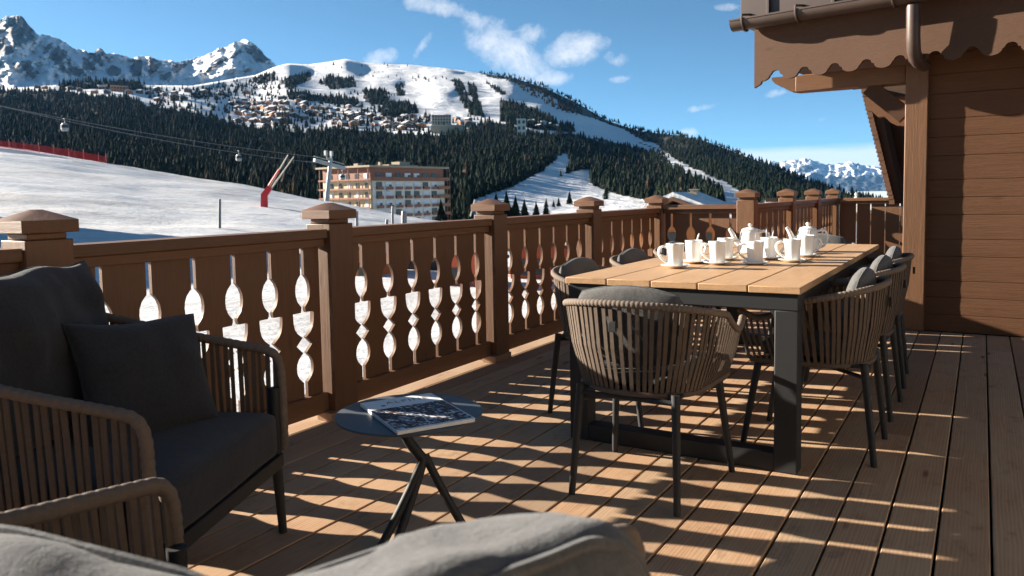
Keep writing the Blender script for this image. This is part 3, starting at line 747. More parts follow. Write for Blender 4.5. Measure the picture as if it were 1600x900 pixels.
# ---------------------------------------------------------------- lounge armchairs
def make_armchair(low=False):
    root = thing('lounge_armchair', 'x', 'armchair', (0, 0, 0), 'rope lounge armchairs around the side table')
    W = .385
    half = [(.355, -W, .285), (.355, -W, .50), (.350, -W, .585), (.325, -W, .618), (.28, -W, .628), (.0, -W - .005, .675), (-.22, -W, .725), (-.31, -W + .01, .745), (-.365, -W + .06, .757), (-.385, -W + .16, .762)]
    if low: half = [(.355, -W, .285), (.355, -W, .44), (.35, -W, .50), (.325, -W, .53), (.28, -W, .535), (0, -W - .005, .54), (-.22, -W, .545), (-.31, -W, .55), (-.355, -W + .002, .60), (-.362, -W + .004, .69), (-.366, -W + .004, .722), (-.370, -W + .016, .736), (-.380, -W + .04, .728), (-.386, -W + .08, .700), (-.387, -W + .2, .69)]
    path = smooth_path(half + [(x, -y, z) for x, y, z in reversed(half)], 3)
    mb = MB(); pts, rs = rope_rail(path, .0108 if low else .0138, .020 if low else .026); mb.tube(pts, rs, 10); mb.build('rope_rail', M['straplight'], root)
    base = smooth_path([(.335, -W + .015, .27), (-.22, -W + .015, .27), (-.335, -W + .06, .27), (-.345, -W + .16, .27), (-.345, W - .16, .27), (-.335, W - .06, .27), (-.22, W - .015, .27), (.335, W - .015, .27)], 3)
    T = resample(path, .01); T = [p for p in T if p.z > .60 or p.x < .30]; B = resample(base, .01)
    mb = MB(); n = 84; rr = random.Random(5)
    for i in range(n + 1):
        A = T[min(len(T) - 1, int(i / n * (len(T) - 1)))]; Q = B[min(len(B) - 1, int(i / n * (len(B) - 1)))]
        j = min(len(T) - 2, int(i / n * (len(T) - 1))); side = T[j + 1] - T[j]; side.z = 0
        w = .0138 + rr.uniform(-.002, .001)
        mb.bar(A, Q, w, .006, side if side.length > 0 else Vector((1, 0, 0)))
    mb.build('rope_straps', M['strap'], root, False)
    mb = MB()
    for s in (-1, 1): mb.box((0, s * .36, .255), (.70, .024, .045))
    mb.box((.348, 0, .255), (.022, .74, .045)); mb.box((-.338, 0, .255), (.022, .74, .045)); mb.box((0, 0, .262), (.66, .68, .01))
    mb.build('seat_frame', M['metal'], root, True, .003)
    for sx, sy in ((1, 1), (1, -1), (-1, 1), (-1, -1)):
        mb = MB(); mb.tube([(sx * .335, sy * .365, .50 if sx > 0 else .29), (sx * .335, sy * .365, .24), (sx * .345, sy * .372, 0)], [.018, .018, .0135], 12); mb.build('leg', M['metal'], root)
    mb = MB(); rounded_box(mb, (.03, 0, .352), (.66, .70, .155), .035, 14, .014, None, 4, .004); mb.build('seat_cushion', M['fab_dark'], root, True, 0, 80)
    o = put_pillow('back_cushion', M['fab_dark'], root, .70, .52, .20, (-.245, 0, .675), (0, rad(-14), 0), 2 if not low else 6, .05 if not low else -.02, .026, .004, .36)
    return root
A1 = make_armchair(); index_kids()
A2 = copy_tree(A1); A3 = make_armchair(True); index_kids()
A1.location = (-2.15, 1.26, 0); A1.rotation_euler = (0, 0, rad(25)); A1['label'] = 'rope lounge armchair with charcoal cushions facing the side table, its back to the railing'
A2.location = (-.80, .585, 0); A2.rotation_euler = (0, 0, rad(103)); A2['label'] = 'rope lounge armchair cut off at the lower left corner, seen over its back'
A3.location = (-.123, .327, 0); A3.rotation_euler = (0, 0, rad(-20)); A3['label'] = 'rope lounge armchair of which only the back cushion and rail end show, bottom centre'
def boxed_cushion(A, w, h, th, loc, rot, seed):
    for c in list(KIDS[A.name]):
        if c.name.startswith('back_cushion'):
            for g in KIDS.get(c.name, []): bpy.data.objects.remove(g)
            bpy.data.objects.remove(c)
    mb = MB(); rounded_box(mb, (0, 0, 0), (th, w, h), .045, 26, 0, None, seed, .0)
    def soft(p):
        p = Vector(p); u, v = p.y / (w / 2), p.z / (h / 2)
        p.x *= 1 + .22 * (1 - u * u) * (1 - v * v); p.z += .022 * (1 - u * u) * (1 if p.z > 0 else -1) - .004 * abs(u) ** 4 * (1 if p.z > 0 else -1)
        q = Vector((p.x * 5, p.y * 6.5 + seed, p.z * 6))
        d = mn.noise(q) * .008 + mn.noise(q * 2.3 + Vector((0, 4, 0))) * .009 - max(0, mn.noise(Vector((p.x * 7, p.y * 12 + seed, p.z * 5))) - .15) * .026 + mn.noise(q * 5) * .003
        return p + p.normalized() * d
    mb.v = [tuple(soft(p)) for p in mb.v]
    o = mb.build('back_cushion', M['fab_grey'], None, True, 0, 80)
    for sx in (1, -1):
        rim = []
        for k in range(121):
            a = 2 * PI * k / 120; cx_, sz_ = math.cos(a), math.sin(a); e = .18
            y = math.copysign(abs(cx_) ** e, cx_) * (w / 2 - .012); z = math.copysign(abs(sz_) ** e, sz_) * (h / 2 - .012)
            rim.append(soft((sx * (th / 2 - .012), y, z)))
        m2 = MB(); m2.tube(rim, .0055, 6, False); p_ = m2.build('piping', M['fab_grey'], None); p_.parent = o
    o.parent = A; o.location = loc; o.rotation_euler = rot
boxed_cushion(A2, .68, .47, .19, (-.235, .06, .540), (rad(2), rad(-12), 0), 3)
boxed_cushion(A3, .58, .47, .15, (-.200, -.070, .612), (rad(1.5), rad(-12), 0), 8)
index_kids()
sp_ = put_pillow('scatter_cushion', M['fab_dark'], None, .41, .39, .15, (0, 0, 0), (0, 0, 0), 9, .10, .008, .004, .40)
tag(sp_, 'small charcoal scatter cushion leaning in the corner of the armchair by the railing', 'cushion')
lc = Matrix.Rotation(rad(25), 3, 'Z') @ Vector((.03, .135, 0))
sp_.location = (A1.location.x + lc.x, A1.location.y + lc.y, .585); sp_.rotation_euler = (rad(-4), rad(-26), rad(25 - 28))

# ---------------------------------------------------------------- near snow ground and piste (polar sheet round the chalet)
def interp(tab, x): return float(np.interp(x, [a for a, _ in tab], [b for _, b in tab]))
PISTE = [(-700, 205), (-300, 216), (0, 229), (60, 236), (110, 243), (167, 254), (240, 267), (312, 279), (400, 293), (509, 313), (612, 334), (680, 346), (760, 356), (900, 372), (1200, 385), (1700, 395), (2600, 400)]
RIDGE_R = [(-700, 225), (0, 245), (170, 238), (300, 225), (512, 205), (640, 185), (800, 165), (2600, 150)]
ZG = -4.6
def px_az(x):
    d = ray(x, 306 - .017 * (x - 800)); return math.atan2(d.x, d.y)
AZT = sorted([(px_az(x), x) for x in range(-700, 2600, 20)])
def ground_z(px, r):
    yr = interp(PISTE, px); rr = interp(RIDGE_R, px); zr = at_r(px, yr, rr).z
    if r <= 45: return ZG
    if r <= rr:
        t = (r - 45) / (rr - 45); return ZG + (zr - ZG) * (t ** 1.25)
    t = min(1, (r - rr) / 110); e = t * t * (3 - 2 * t)
    return zr + .05 * (r - rr) * (1 - t) * (1 if zr > 0 else 0) + (-34 - zr) * e
radii = [0, 2, 5, 8, 12, 16, 20, 25, 30, 36, 42, 48] + list(np.linspace(54, 252, 90)) + [258, 265, 275, 290, 310, 340, 380]
naz = 420; V = []
for i in range(naz):
    az = -PI + 2 * PI * i / naz
    px = float(np.interp(az, [a for a, _ in AZT], [b for _, b in AZT]))
    for r in radii:
        X_, Y_ = r * math.sin(az), r * math.cos(az)
        z = ground_z(px, r)
        if r > 10: z += mn.fractal(Vector((X_ * .05, Y_ * .05, 0)), 1.0, 2.0, 5) * min(1, r / 90) * .55
        V.append((X_, Y_, z))
kind(grid_mesh('snow_ground', V, naz, len(radii), M['snow'], True), 'structure')
def on_piste(px, r):
    d = ray(px, 300); az = math.atan2(d.x, d.y)
    return Vector((r * math.sin(az), r * math.cos(az), ground_z(px, r)))
def piste_at(px, py):
    """where the sight line through (px, py) meets the snow"""
    for r in np.arange(8, 300, .5):
        p = at_r(px, py, float(r))
        if p.z <= ground_z(px, float(r)): return p
    return at_r(px, py, 150)

# ---------------------------------------------------------------- mountains (polar sheets with relief)
RY = [(-300, 142), (0, 138), (60, 135), (110, 131), (160, 129), (225, 133), (300, 134), (330, 129), (400, 117), (430, 104), (450, 99), (480, 101), (510, 97), (540, 92), (570, 98), (600, 100), (640, 101), (700, 107), (740, 113), (800, 121), (850, 137), (900, 160), (950, 189),
      (1000, 205), (1060, 212), (1100, 220), (1150, 239), (1200, 257), (1250, 277), (1300, 295), (1350, 310), (1400, 320), (1500, 332), (1900, 345)]
RR = [(-300, 2000), (300, 2050), (430, 2800), (540, 3200), (700, 3000), (900, 2600), (1100, 2000), (1300, 1500), (1450, 1300), (1900, 1200)]
YL = 372.0
def mt_r(px, py):
    yr = interp(RY, px); s = (YL - py) / (YL - yr)
    return 330 * (interp(RR, px) / 330) ** s
def mt_point(px, py):
    r = mt_r(px, py)
    rel = mn.fractal(Vector((px * .012, py * .03, 1.3)), 1.0, 2.1, 4) * .035 + mn.noise(Vector((px * .05, py * .10, 4))) * .008
    rel += -.05 * math.exp(-((px - 690) / 45) ** 2 - ((py - 140) / 30) ** 2) + .04 * math.exp(-((px - 640) / 30) ** 2 - ((py - 130) / 25) ** 2)
    e = min(1, max(0, (YL - py) / 30))
    return at_r(px, py, r * (1 + rel * e))
def inside(poly, x, y):
    c = False; j = len(poly) - 1
    for i in range(len(poly)):
        xi, yi = poly[i]; xj, yj = poly[j]
        if (yi > y) != (yj > y) and x < (xj - xi) * (y - yi) / (yj - yi) + xi: c = not c
        j = i
    return c
MEADOW = [(735, 314), (800, 292), (846, 268), (872, 246), (888, 238), (893, 262), (884, 272), (920, 264), (926, 290), (962, 303), (1030, 318), (1030, 372), (735, 372)]
PISTE1 = [(880, 168), (930, 190), (970, 204), (1005, 223), (1030, 229), (1022, 234), (985, 226), (950, 216), (905, 205), (885, 190)]
PISTE2 = [(1026, 240), (1045, 249), (1075, 260), (1115, 278), (1165, 303), (1192, 324), (1195, 350), (1128, 350), (1131, 305), (1122, 294), (1095, 279), (1050, 258)]
F_MAIN = [(-300, 150), (0, 143), (100, 142), (145, 152), (200, 153), (232, 168), (250, 170), (310, 180), (372, 196), (440, 208), (520, 205), (600, 207), (640, 212), (700, 212), (722, 206), (760, 192), (800, 194), (812, 208), (850, 209), (900, 211), (960, 229), (1000, 231), (1040, 250), (1095, 275), (1132, 302), (1130, 345), (735, 372), (-300, 372)]
F_RIDGE = [(745, 112), (800, 117), (850, 132), (900, 156), (950, 185), (1000, 202), (1060, 209), (1100, 217), (1200, 255), (1290, 291), (1400, 318), (1520, 332), (1520, 362), (1195, 345), (1165, 303), (1120, 282), (1075, 262), (1030, 232), (1028, 226), (1005, 221), (970, 201), (930, 187), (905, 180), (885, 160), (865, 153), (840, 143), (800, 128), (760, 120)]
F_LOW = [(905, 206), (940, 210), (985, 218), (1030, 234), (1050, 251), (1000, 236), (960, 232)]
F_WEDGE = [(783, 158), (800, 160), (850, 178), (884, 200), (886, 207), (840, 203), (782, 190)]
PATCH = [[(395, 123), (430, 114), (434, 126), (402, 134)], [(436, 128), (462, 118), (484, 114), (484, 125), (452, 142)], [(498, 130), (515, 119), (552, 124), (556, 137), (520, 141)], [(706, 126), (720, 128), (734, 160), (748, 184), (736, 180), (722, 162)],
         [(731, 132), (741, 131), (749, 160), (757, 186), (746, 181), (738, 160)], [(618, 133), (629, 133), (631, 150), (621, 151)], [(566, 141), (604, 143), (607, 165), (575, 163)], [(757, 128), (766, 130), (791, 147), (786, 152)],
         [(90, 133), (150, 128), (226, 132), (230, 142), (160, 139), (98, 141)], [(448, 143), (500, 150), (560, 158), (558, 168), (500, 160), (452, 156)], [(632, 160), (648, 164), (654, 178), (634, 176)], [(875, 196), (900, 196), (904, 206), (880, 207)], [(612, 160), (634, 162), (640, 180), (600, 184), (590, 172)], [(860, 145), (885, 160), (905, 178), (880, 172)]]
SPARSE = [([(225, 140), (300, 138), (440, 150), (640, 172), (660, 205), (440, 206), (300, 178), (235, 166)], .0085), ([(300, 140), (345, 130), (395, 124), (440, 134), (432, 152), (390, 146), (330, 160), (296, 152)], .020), ([(640, 180), (760, 186), (760, 204), (640, 208)], .006), ([(640, 118), (700, 122), (690, 132), (650, 130)], .006), ([(480, 96), (640, 101), (640, 108), (480, 106)], .003),
          ([(520, 140), (600, 140), (640, 160), (560, 165)], .004), ([(800, 130), (850, 136), (880, 160), (840, 150)], .01), (MEADOW, .0001), ([(560, 108), (640, 112), (640, 126), (560, 122)], .003)]
def forest_mask(x, y):
    if inside(MEADOW, x, y) or inside(PISTE2, x, y + 2) or inside(PISTE2, x, y - 6) or inside(PISTE1, x, y - 5): return 0
    if inside(F_MAIN, x, y) or inside(F_LOW, x, y) or inside(F_RIDGE, x, y) or inside(F_WEDGE, x, y): return 1
    return 1 if any(inside(p, x, y) for p in PATCH) else 0
cols = list(range(-280, 1901, 7)); nr = 92; V = []; FM = []
for cx_ in cols:
    yr = interp(RY, cx_)
    p = on_piste(cx_, 300); d = ray(cx_, 300); az = math.atan2(d.x, d.y)
    for r, z in ((150, -44), (230, -40)): V.append((r * math.sin(az), r * math.cos(az), z)); FM.append(0)
    for k in range(nr):
        py = YL + (yr - YL) * k / (nr - 1)
        V.append(tuple(mt_point(cx_, py))); FM.append(1.0 if forest_mask(cx_, py + 1) else 0.0)
    e = mt_point(cx_, yr)
    for m_, dz in ((1.12, -.012), (1.35, -.10), (1.7, -.25)): V.append((e.x * m_, e.y * m_, max(-40, e.z + dz * math.hypot(e.x, e.y)))); FM.append(0)
nrow = nr + 5
mt = kind(grid_mesh('ski_mountain', V, len(cols), nrow, M['mount']), 'structure')
at = mt.data.attributes.new('forest', 'FLOAT', 'POINT'); at.data.foreach_set('value', FM)

def peak_sheet(name, ridge, ybase, r_ridge, r_base, x0, x1, step, nr, mat, amp, f, blobs=(), jag=1.5, gen=0.0, lowdark=0):
    cols = np.arange(x0, x1 + 1, step); V = []; A = []
    for cx_ in cols:
        yr = interp(ridge, cx_) + (mn.fractal(Vector((cx_ * f * 6, 0, 9)), .9, 2.2, 5)) * jag - abs(mn.noise(Vector((cx_ * .16, 3, 0)))) * jag * .9
        for k in range(nr):
            t = k / (nr - 1); py = ybase + (yr - ybase) * t; r = r_base + (r_ridge - r_base) * t
            q = Vector((cx_ * f * 2.0, py * f * 2.6, 2.2))
            g = mn.ridged_multi_fractal(q, .9, 2.1, 7, 1.0, 2.0) * .55 + mn.fractal(q * 3.5, .8, 2.1, 5) * .35
            e_ = at_r(cx_, py, r * (1 - amp * (g - .6) * .55)); V.append((e_.x, e_.y, max(-40, e_.z)))
            m = -1.0 if blobs else 0.0
            for bx, by, ba, bb, br in blobs:
                dx, dy = cx_ - bx, py - by; c, s_ = math.cos(rad(br)), math.sin(rad(br)); u, v = (dx * c + dy * s_) / ba, (-dx * s_ + dy * c) / bb
                m = max(m, 1 - u * u - v * v)
            d1 = mn.fractal(Vector(((cx_ + py * .9) * .09, (py - cx_ * .25) * .05, 7)), .75, 2.2, 6); d2 = mn.fractal(Vector(((cx_ - py * .8) * .11, py * .04, 1)), .75, 2.2, 5)
            A.append(max(-1, m) * .95 + d1 * .9 + d2 * .6 + gen + (max(0, min(1.4, (py - lowdark + d1 * 5) / 5)) if lowdark else 0))
        e = at_r(cx_, yr, r_ridge)
        for m_, dz in ((1.15, -.03), (1.6, -.2)): V.append((e.x * m_, e.y * m_, max(-40, e.z + dz * r_ridge))); A.append(0)
    o = kind(grid_mesh(name, V, len(cols), nr + 2, mat), 'structure')
    at_ = o.data.attributes.new('rock', 'FLOAT', 'POINT'); at_.data.foreach_set('value', A); return o
PK = [(-300, 70), (-60, 46), (-20, 38), (0, 32), (12, 27), (26, 22), (36, 30), (48, 42), (62, 56), (75, 55), (88, 59), (100, 66), (118, 76), (138, 82), (147, 82), (155, 74), (166, 84), (185, 85), (205, 90), (225, 88), (245, 93), (270, 97), (290, 95), (320, 88), (345, 76), (368, 66), (381, 62), (395, 68), (412, 84), (428, 100), (450, 112), (480, 118), (560, 120), (640, 122)]
peak_sheet('rocky_peaks', PK, 165, 5600, 3600, -300, 600, 2.5, 90, M['rock'], .15, .011, [(28, 48, 36, 26, 0), (8, 75, 20, 14, 0), (90, 90, 30, 17, 50), (120, 113, 20, 9, 25), (40, 106, 20, 12, 30), (155, 87, 18, 14, 20), (138, 101, 12, 11, 0), (176, 110, 14, 9, 20), (213, 106, 14, 18, 10), (238, 102, 13, 15, 0), (266, 116, 32, 8, -35), (404, 84, 24, 12, 40), (368, 84, 14, 4, -35), (340, 100, 18, 4, -35), (-60, 80, 40, 30, 20)], 3.4, -.15)
FR = [(1060, 262), (1120, 262), (1160, 258), (1200, 253), (1235, 252), (1262, 248), (1285, 256), (1305, 258), (1325, 253), (1350, 258), (1385, 262), (1410, 255), (1440, 250), (1600, 240), (1800, 245)]
peak_sheet('distant_range', FR, 330, 27000, 19000, 1050, 1800, 3.0, 80, M['farrange'], .05, .034, (), 3.0, -.30, 272)  # foot of the range darkened: shaded, hazy forest put into the colour

# ---------------------------------------------------------------- forest
def conifer(nl, ns, seed, jag=.45):
    r = random.Random(seed); V = []; T = []
    for l in range(nl):
        t = l / nl; zt_ = 1.0 - .92 * t ** .95 if l else 1.0; zb = max(.03, zt_ - (.30 - .10 * t) - .03)
        rad_ = .035 + .185 * ((l + 1) / nl) ** .9
        o = len(V); V.append((r.uniform(-.008, .008), r.uniform(-.008, .008), zt_)); ph = r.uniform(0, 6.28)
        for k in range(ns):
            a = ph + 2 * PI * k / ns; q = rad_ * (1.0 if k % 2 == 0 else 1 - jag) * r.uniform(.75, 1.2)
            V.append((q * math.cos(a), q * math.sin(a), zb + (.0 if k % 2 == 0 else .05) + r.uniform(-.02, .02)))
        for k in range(ns): T.append((o, o + 1 + k, o + 1 + (k + 1) % ns))
    return np.array(V, np.float32), np.array(T, np.int32)
def scatter_mesh(name, items, protos, mat):
    """items: (x,y,z,height,width factor,rot)"""
    VV = []; TT = []; o = 0
    for i, (x, y, z, h, w, a) in enumerate(items):
        v, t = protos[i % len(protos)]
        c, s = math.cos(a), math.sin(a); q = np.empty_like(v)
        q[:, 0] = (v[:, 0] * c - v[:, 1] * s) * h * w + x; q[:, 1] = (v[:, 0] * s + v[:, 1] * c) * h * w + y; q[:, 2] = v[:, 2] * h + z
        VV.append(q); TT.append(t + o); o += len(v)
    return np_mesh(name, np.concatenate(VV), np.concatenate(TT), mat, False)
pf = [conifer(6, 11, s, .32) for s in range(8)]
def fill(poly, dens, rnd, out, hmin=11, hmax=19, excl=None):
    xs = [p[0] for p in poly]; ys = [p[1] for p in poly]; x0, x1, y0, y1 = min(xs), max(xs), min(ys), max(ys)
    n = int((x1 - x0) * (y1 - y0) * dens)
    for _ in range(n):
        x = rnd.uniform(x0, x1); y = rnd.uniform(y0, y1)
        if not inside(poly, x, y) or (excl and excl(x, y)): continue
        p = mt_point(x, y); h = (hmin + (hmax - hmin) * rnd.random() ** 1.4) * (1.3 if rnd.random() < .10 else 1)
        out.append((p.x, p.y, p.z - .4, h, rnd.uniform(1.05, 1.85), rnd.uniform(0, 6.28)))
rnd = random.Random(11)
def clear(x, y):     # glades and tracks in the big wood
    if inside(MEADOW, x, y) or inside(PISTE2, x, y) or inside(PISTE1, x, y) or inside(PISTE2, x, y - 6) or inside(PISTE1, x, y - 5): return True
    g = mn.noise(Vector((x * .035, y * .02, 5.0)))
    return (y > 240 and x < 480 and g > .62)
items = []
fill([p for p in F_MAIN], .125, rnd, items, 6.5, 14, clear)
o = scatter_mesh('forest', items, pf, M['forest']); kind(o, 'stuff'); o['label'] = 'dark spruce forest covering the valley side below the village'
items2 = []
fill(F_RIDGE, .14, rnd, items2, 7, 13, lambda x, y: inside(PISTE2, x, y) or inside(PISTE1, x, y) or inside(PISTE2, x, y - 5) or mn.noise(Vector((x * .04, y * .06, 2))) > (.30 if x < 960 else .62)); fill(F_LOW, .10, rnd, items2, 7, 12, lambda x, y: clear(x, y)); fill(F_WEDGE, .12, rnd, items2, 10, 18)
o = scatter_mesh('forest', items2, pf, M['forest']); kind(o, 'stuff'); o['label'] = 'spruce forest along the right-hand mountain ridge beside the piste'
items3 = []
for p in PATCH: fill(p, .15, rnd, items3, 9, 17)
for p, dn in SPARSE: fill(p, dn * 3.6, rnd, items3, 7, 13)
o = scatter_mesh('forest', items3, pf, M['forest']); kind(o, 'stuff'); o['label'] = 'scattered spruce clumps on the snow around the mountain village'
it4 = []
fill([(800, 130), (850, 138), (885, 160), (905, 182), (870, 172), (830, 150)], .10, rnd, it4, 9, 14); fill([(790, 160), (840, 175), (870, 192), (800, 186)], .10, rnd, it4, 8, 13)
fill([(395, 262), (500, 280), (480, 300), (420, 292)], .02, rnd, it4, 9, 14); fill([(440, 170), (450, 185), (455, 196), (440, 196)], .1, rnd, it4, 10, 16); fill([(640, 175), (670, 180), (665, 205), (520, 195), (560, 182)], .012, rnd, it4, 10, 16); fill(F_MAIN, .0014, rnd, it4, 12, 18, clear)
o = scatter_mesh('forest', it4, pf, M['larch']); kind(o, 'stuff'); o['label'] = 'brown bare larch wood among the dark spruces on the slope'

# single conifers one can tell apart
def single_tree(p, h, lb, seed):
    root = thing('conifer_tree', lb, 'tree', p, 'single conifers on the snow beyond the railing')
    v, t = conifer(11, 22, seed, .5)
    me = bpy.data.meshes.new('crown'); me.from_pydata([tuple(q * np.array([h * 1.5, h * 1.5, h])) for q in v], [], [tuple(q) for q in t]); me.materials.append(M['forest'])
    o = bpy.data.objects.new('crown', me); col.objects.link(o); o.parent = root
    mb = MB(); mb.tube([p, Vector(p) + Vector((0, 0, h * .8))], [h * .018, h * .004], 7); mb.build('trunk', M['bark'], root)
ST = [(890, 318, 22, 'lone spruce on the open snow field above the railing, right of a smaller one'), (873, 321, 15, 'smaller lone spruce beside the taller one on the snow field'), (690, 362, 54, 'bushy spruce standing before the right corner of the big hotel'), (728, 352, 30, 'spruce right of the hotel, half behind the second railing post'),
      (776, 346, 48, 'spruce left in the clump above the third railing post'), (792, 346, 52, 'tallest spruce in the clump above the third railing post'), (806, 346, 44, 'spruce in the middle of the clump right of the third railing post'), (820, 346, 38, 'spruce at the right of the clump by the meadow'), (838, 345, 34, 'spruce at the right end of the clump by the meadow'), (852, 345, 26, 'last small spruce of the clump beside the snow meadow'), (760, 346, 40, 'spruce left of the third railing post cap'), (865, 322, 12, 'tiny spruce left of the two lone spruces on the snow')]
for i, (x, y, hp, lb) in enumerate(ST):
    r = 230 if y > 340 else mt_r(x, y)
    p = at_r(x, y + 2, r); single_tree(p, hp * r / F, lb, 40 + i)

# ---------------------------------------------------------------- village chalets
def make_chalet(wood, nfl=2):
    root = thing('village_chalet', 'x', 'chalet', (0, 0, 0), 'snow roofed chalets of the mountain village')
    w, d, h = 12.0, 11.0, 5.6
    mb = MB(); pr = [(-w / 2, -2), (w / 2, -2), (w / 2, h), (0, h + 2.6), (-w / 2, h)]; n = 5
    mb.add([(x, y, z) for y in (-d / 2, d / 2) for x, z in pr], [(i, (i + 1) % n, n + (i + 1) % n, n + i) for i in range(n)] + [tuple(reversed(range(n))), tuple(range(n, 2 * n))])
    mb.build('wall', wood, root, False)
    mb = MB()
    for s in (-1, 1):
        a = Vector((0, 0, h + 3.0)); b = Vector((s * (w / 2 + 1.4), 0, h - .5))
        for q in (1,): mb.add([a + Vector((0, -d / 2 - 1.2, 0)), b + Vector((0, -d / 2 - 1.2, 0)), b + Vector((0, d / 2 + 1.2, 0)), a + Vector((0, d / 2 + 1.2, 0)), a + Vector((0, -d / 2 - 1.2, .8)), b + Vector((0, -d / 2 - 1.2, .8)), b + Vector((0, d / 2 + 1.2, .8)), a + Vector((0, d / 2 + 1.2, .8))],
                              [(0, 1, 2, 3), (7, 6, 5, 4), (0, 4, 5, 1), (1, 5, 6, 2), (2, 6, 7, 3)])
    mb.build('roof', M['snowroof'], root, False)
    for zz, xx in ((3.4, -3.2), (3.4, 2.6), (.6, 0)):
        mb = MB(); mb.box((xx, -d / 2 - .06, zz + .8), (2.0, .08, 1.5)); mb.build('window', M['glass'], root, False)
    return root
VC = [(59, 138, .8), (70, 139, .8), (109, 140, .9), (137, 136, 1.1), (158, 139, 1), (125, 143, .9), (148, 146, .9), (168, 146, .9), (202, 147, 1.1), (218, 146, 1.0), (232, 147, .9), (245, 142, 1.1), (256, 150, .9), (273, 148, 1), (294, 144, 1.1), (318, 146, 1.1), (273, 157, 1.5), (246, 158, .9), (288, 156, 1.0), (342, 149, .9), (361, 164, .9), (378, 176, 1), (386, 147, 1.2), (383, 158, .9), (421, 162, .9), (440, 155, 1.1), (472, 155, 1.2), (466, 160, 1), (476, 165, 1.2), (491, 170, .9), (514, 173, 1), (545, 168, .8), (561, 168, .8), (545, 180, 1), (556, 184, .8), (570, 174, .9), (580, 183, 1), (605, 175, .9), (603, 197, 1.2), (619, 198, 1.0), (636, 198, 1.2), (646, 184, 1.0), (632, 186, .8), (660, 200, 1.1), (650, 191, .9), (714, 189, 1), (732, 190, 1), (735, 198, 1.2), (720, 194, .9), (830, 193, 1), (847, 195, 1), (856, 199, 1.1), (868, 201, 1.0), (842, 201, 1.0), (536, 197, 1.1), (552, 197, 1.1), (500, 182, .8), (528, 188, .8), (430, 196, .9), (416, 199, .9)]
for i in range(45):
    x_ = RND.uniform(455, 662); VC.append((x_, 166 + (x_ - 455) * .10 + RND.uniform(0, 22), RND.uniform(.75, 1.05)))
for i in range(40):
    VC.append((372 + (i % 10) * 8.2 + RND.uniform(-2, 2), 163 + (i // 10) * 9.0 + RND.uniform(-2, 2) - .0, RND.uniform(.85, 1.1)))
protos = [make_chalet(M['chaletwood']), make_chalet(M['orangewood']), make_chalet(M['redwood'])]; index_kids()
for i, (x, y, s) in enumerate(VC):
    k = (0, 1, 0, 2, 0, 0, 1)[i % 7]
    o = protos[k] if i in (0, 1, 3) else copy_tree(protos[k])
    p = mt_point(x, y); o.location = p; o.scale = (s * .95,) * 3
    o.rotation_euler = (0, 0, RND.choice((rad(25), rad(60), rad(-20), rad(80), rad(110))) + RND.uniform(-.2, .2))
    o['label'] = 'small snow-roofed chalet in the village above the dark forest'
def simple_block(name, lb, cat, px0, px1, py0, py1, deep, mat, wm, nx, nz, roofmat):
    """flat-roofed block facing the terrace"""
    a = mt_point(px0, py1); r = math.hypot(a.x, a.y); a = at_r(px0, py1 + 2, r); b = at_r(px1, py1 + 2, r); zt_ = at_r(px0, py0, r).z
    root = thing(name, lb, cat, a); u = (b - a); u.z = 0; L = u.length; u.normalize(); nn = Vector((-u.y, u.x, 0)); rt = Matrix((u, nn, Vector((0, 0, 1)))).transposed()
    mb = MB(); c = (a + b) / 2 + nn * deep / 2; hh = zt_ - a.z + 6; mb.box((c.x, c.y, zt_ - hh / 2), (L, deep, hh), rt); mb.build('wall', mat, root, False)
    mb = MB(); mb.box((c.x, c.y, zt_ + .35), (L + .8, deep + .8, .7), rt); mb.build('roof', roofmat, root, False)
    for i in range(nx):
        for j in range(nz):
            mb = MB(); q = a + u * (L * (i + .5) / nx) - nn * .05; mb.box((q.x, q.y, zt_ - (zt_ - a.z) * (j + .5) / nz), (L / nx * .55, .1, (zt_ - a.z) / nz * .55), rt); mb.build('window', wm, root, False)
    return root
simple_block('apartment_block', 'tan flat-roofed block standing above the wood in the mountain village', 'building', 675, 705, 180, 196, 22, M['tan'], M['glass'], 7, 4, M['dark'])
simple_block('tower_building', 'white tower block at the right end of the mountain village', 'building', 808, 822, 186, 212, 16, M['white'], M['glass'], 2, 3, M['snowroof'])
simple_block('retaining_wall', 'long grey concrete wall under the tan block in the mountain village', 'wall', 674, 724, 196, 208, 4, M['tan'], M['tan'], 1, 1, M['snowroof'])
simple_block('orange_chalet', 'orange timber chalet with snow on its roof, top left of the village', 'chalet', 173, 201, 134, 143, 20, M['orangewood'], M['glass'], 6, 2, M['snowroof'])

# ---------------------------------------------------------------- the big hotel
hc = at_r(580, 345, 250); hl = at_r(503, 345, 268); hr = at_r(699, 345, 275)
ht = thing('hotel', 'six storey hotel with red timber top floor and balconies beyond the snow slope', 'building', (hc.x, hc.y, -12))
def storey_z(j): return at_r(580, 281 + 14.2 * j, 250).z
ztop = at_r(580, 258, 250).z; zt1 = storey_z(0); zb = -14.0
for nm in ('x',):
    U = (hr - hc); U.z = 0; LR = U.length; U.normalize(); Wd = (hl - hc); Wd.z = 0; LL = Wd.length; Wd.normalize()
def hp(u, w, z): return Vector((hc.x, hc.y, 0)) + U * u + Wd * w + Vector((0, 0, z))
def hprism(mb, u0, u1, w0, w1, z0, z1):
    vs = [hp(u, w, z) for z in (z0, z1) for u, w in ((u0, w0), (u1, w0), (u1, w1), (u0, w1))]
    mb.add(vs, [(0, 1, 5, 4), (1, 2, 6, 5), (2, 3, 7, 6), (3, 0, 4, 7), (4, 5, 6, 7), (3, 2, 1, 0)])
mb = MB(); hprism(mb, 1.0, LR, 1.0, LL, zb, zt1); mb.build('wall', M['cream'], ht, False)
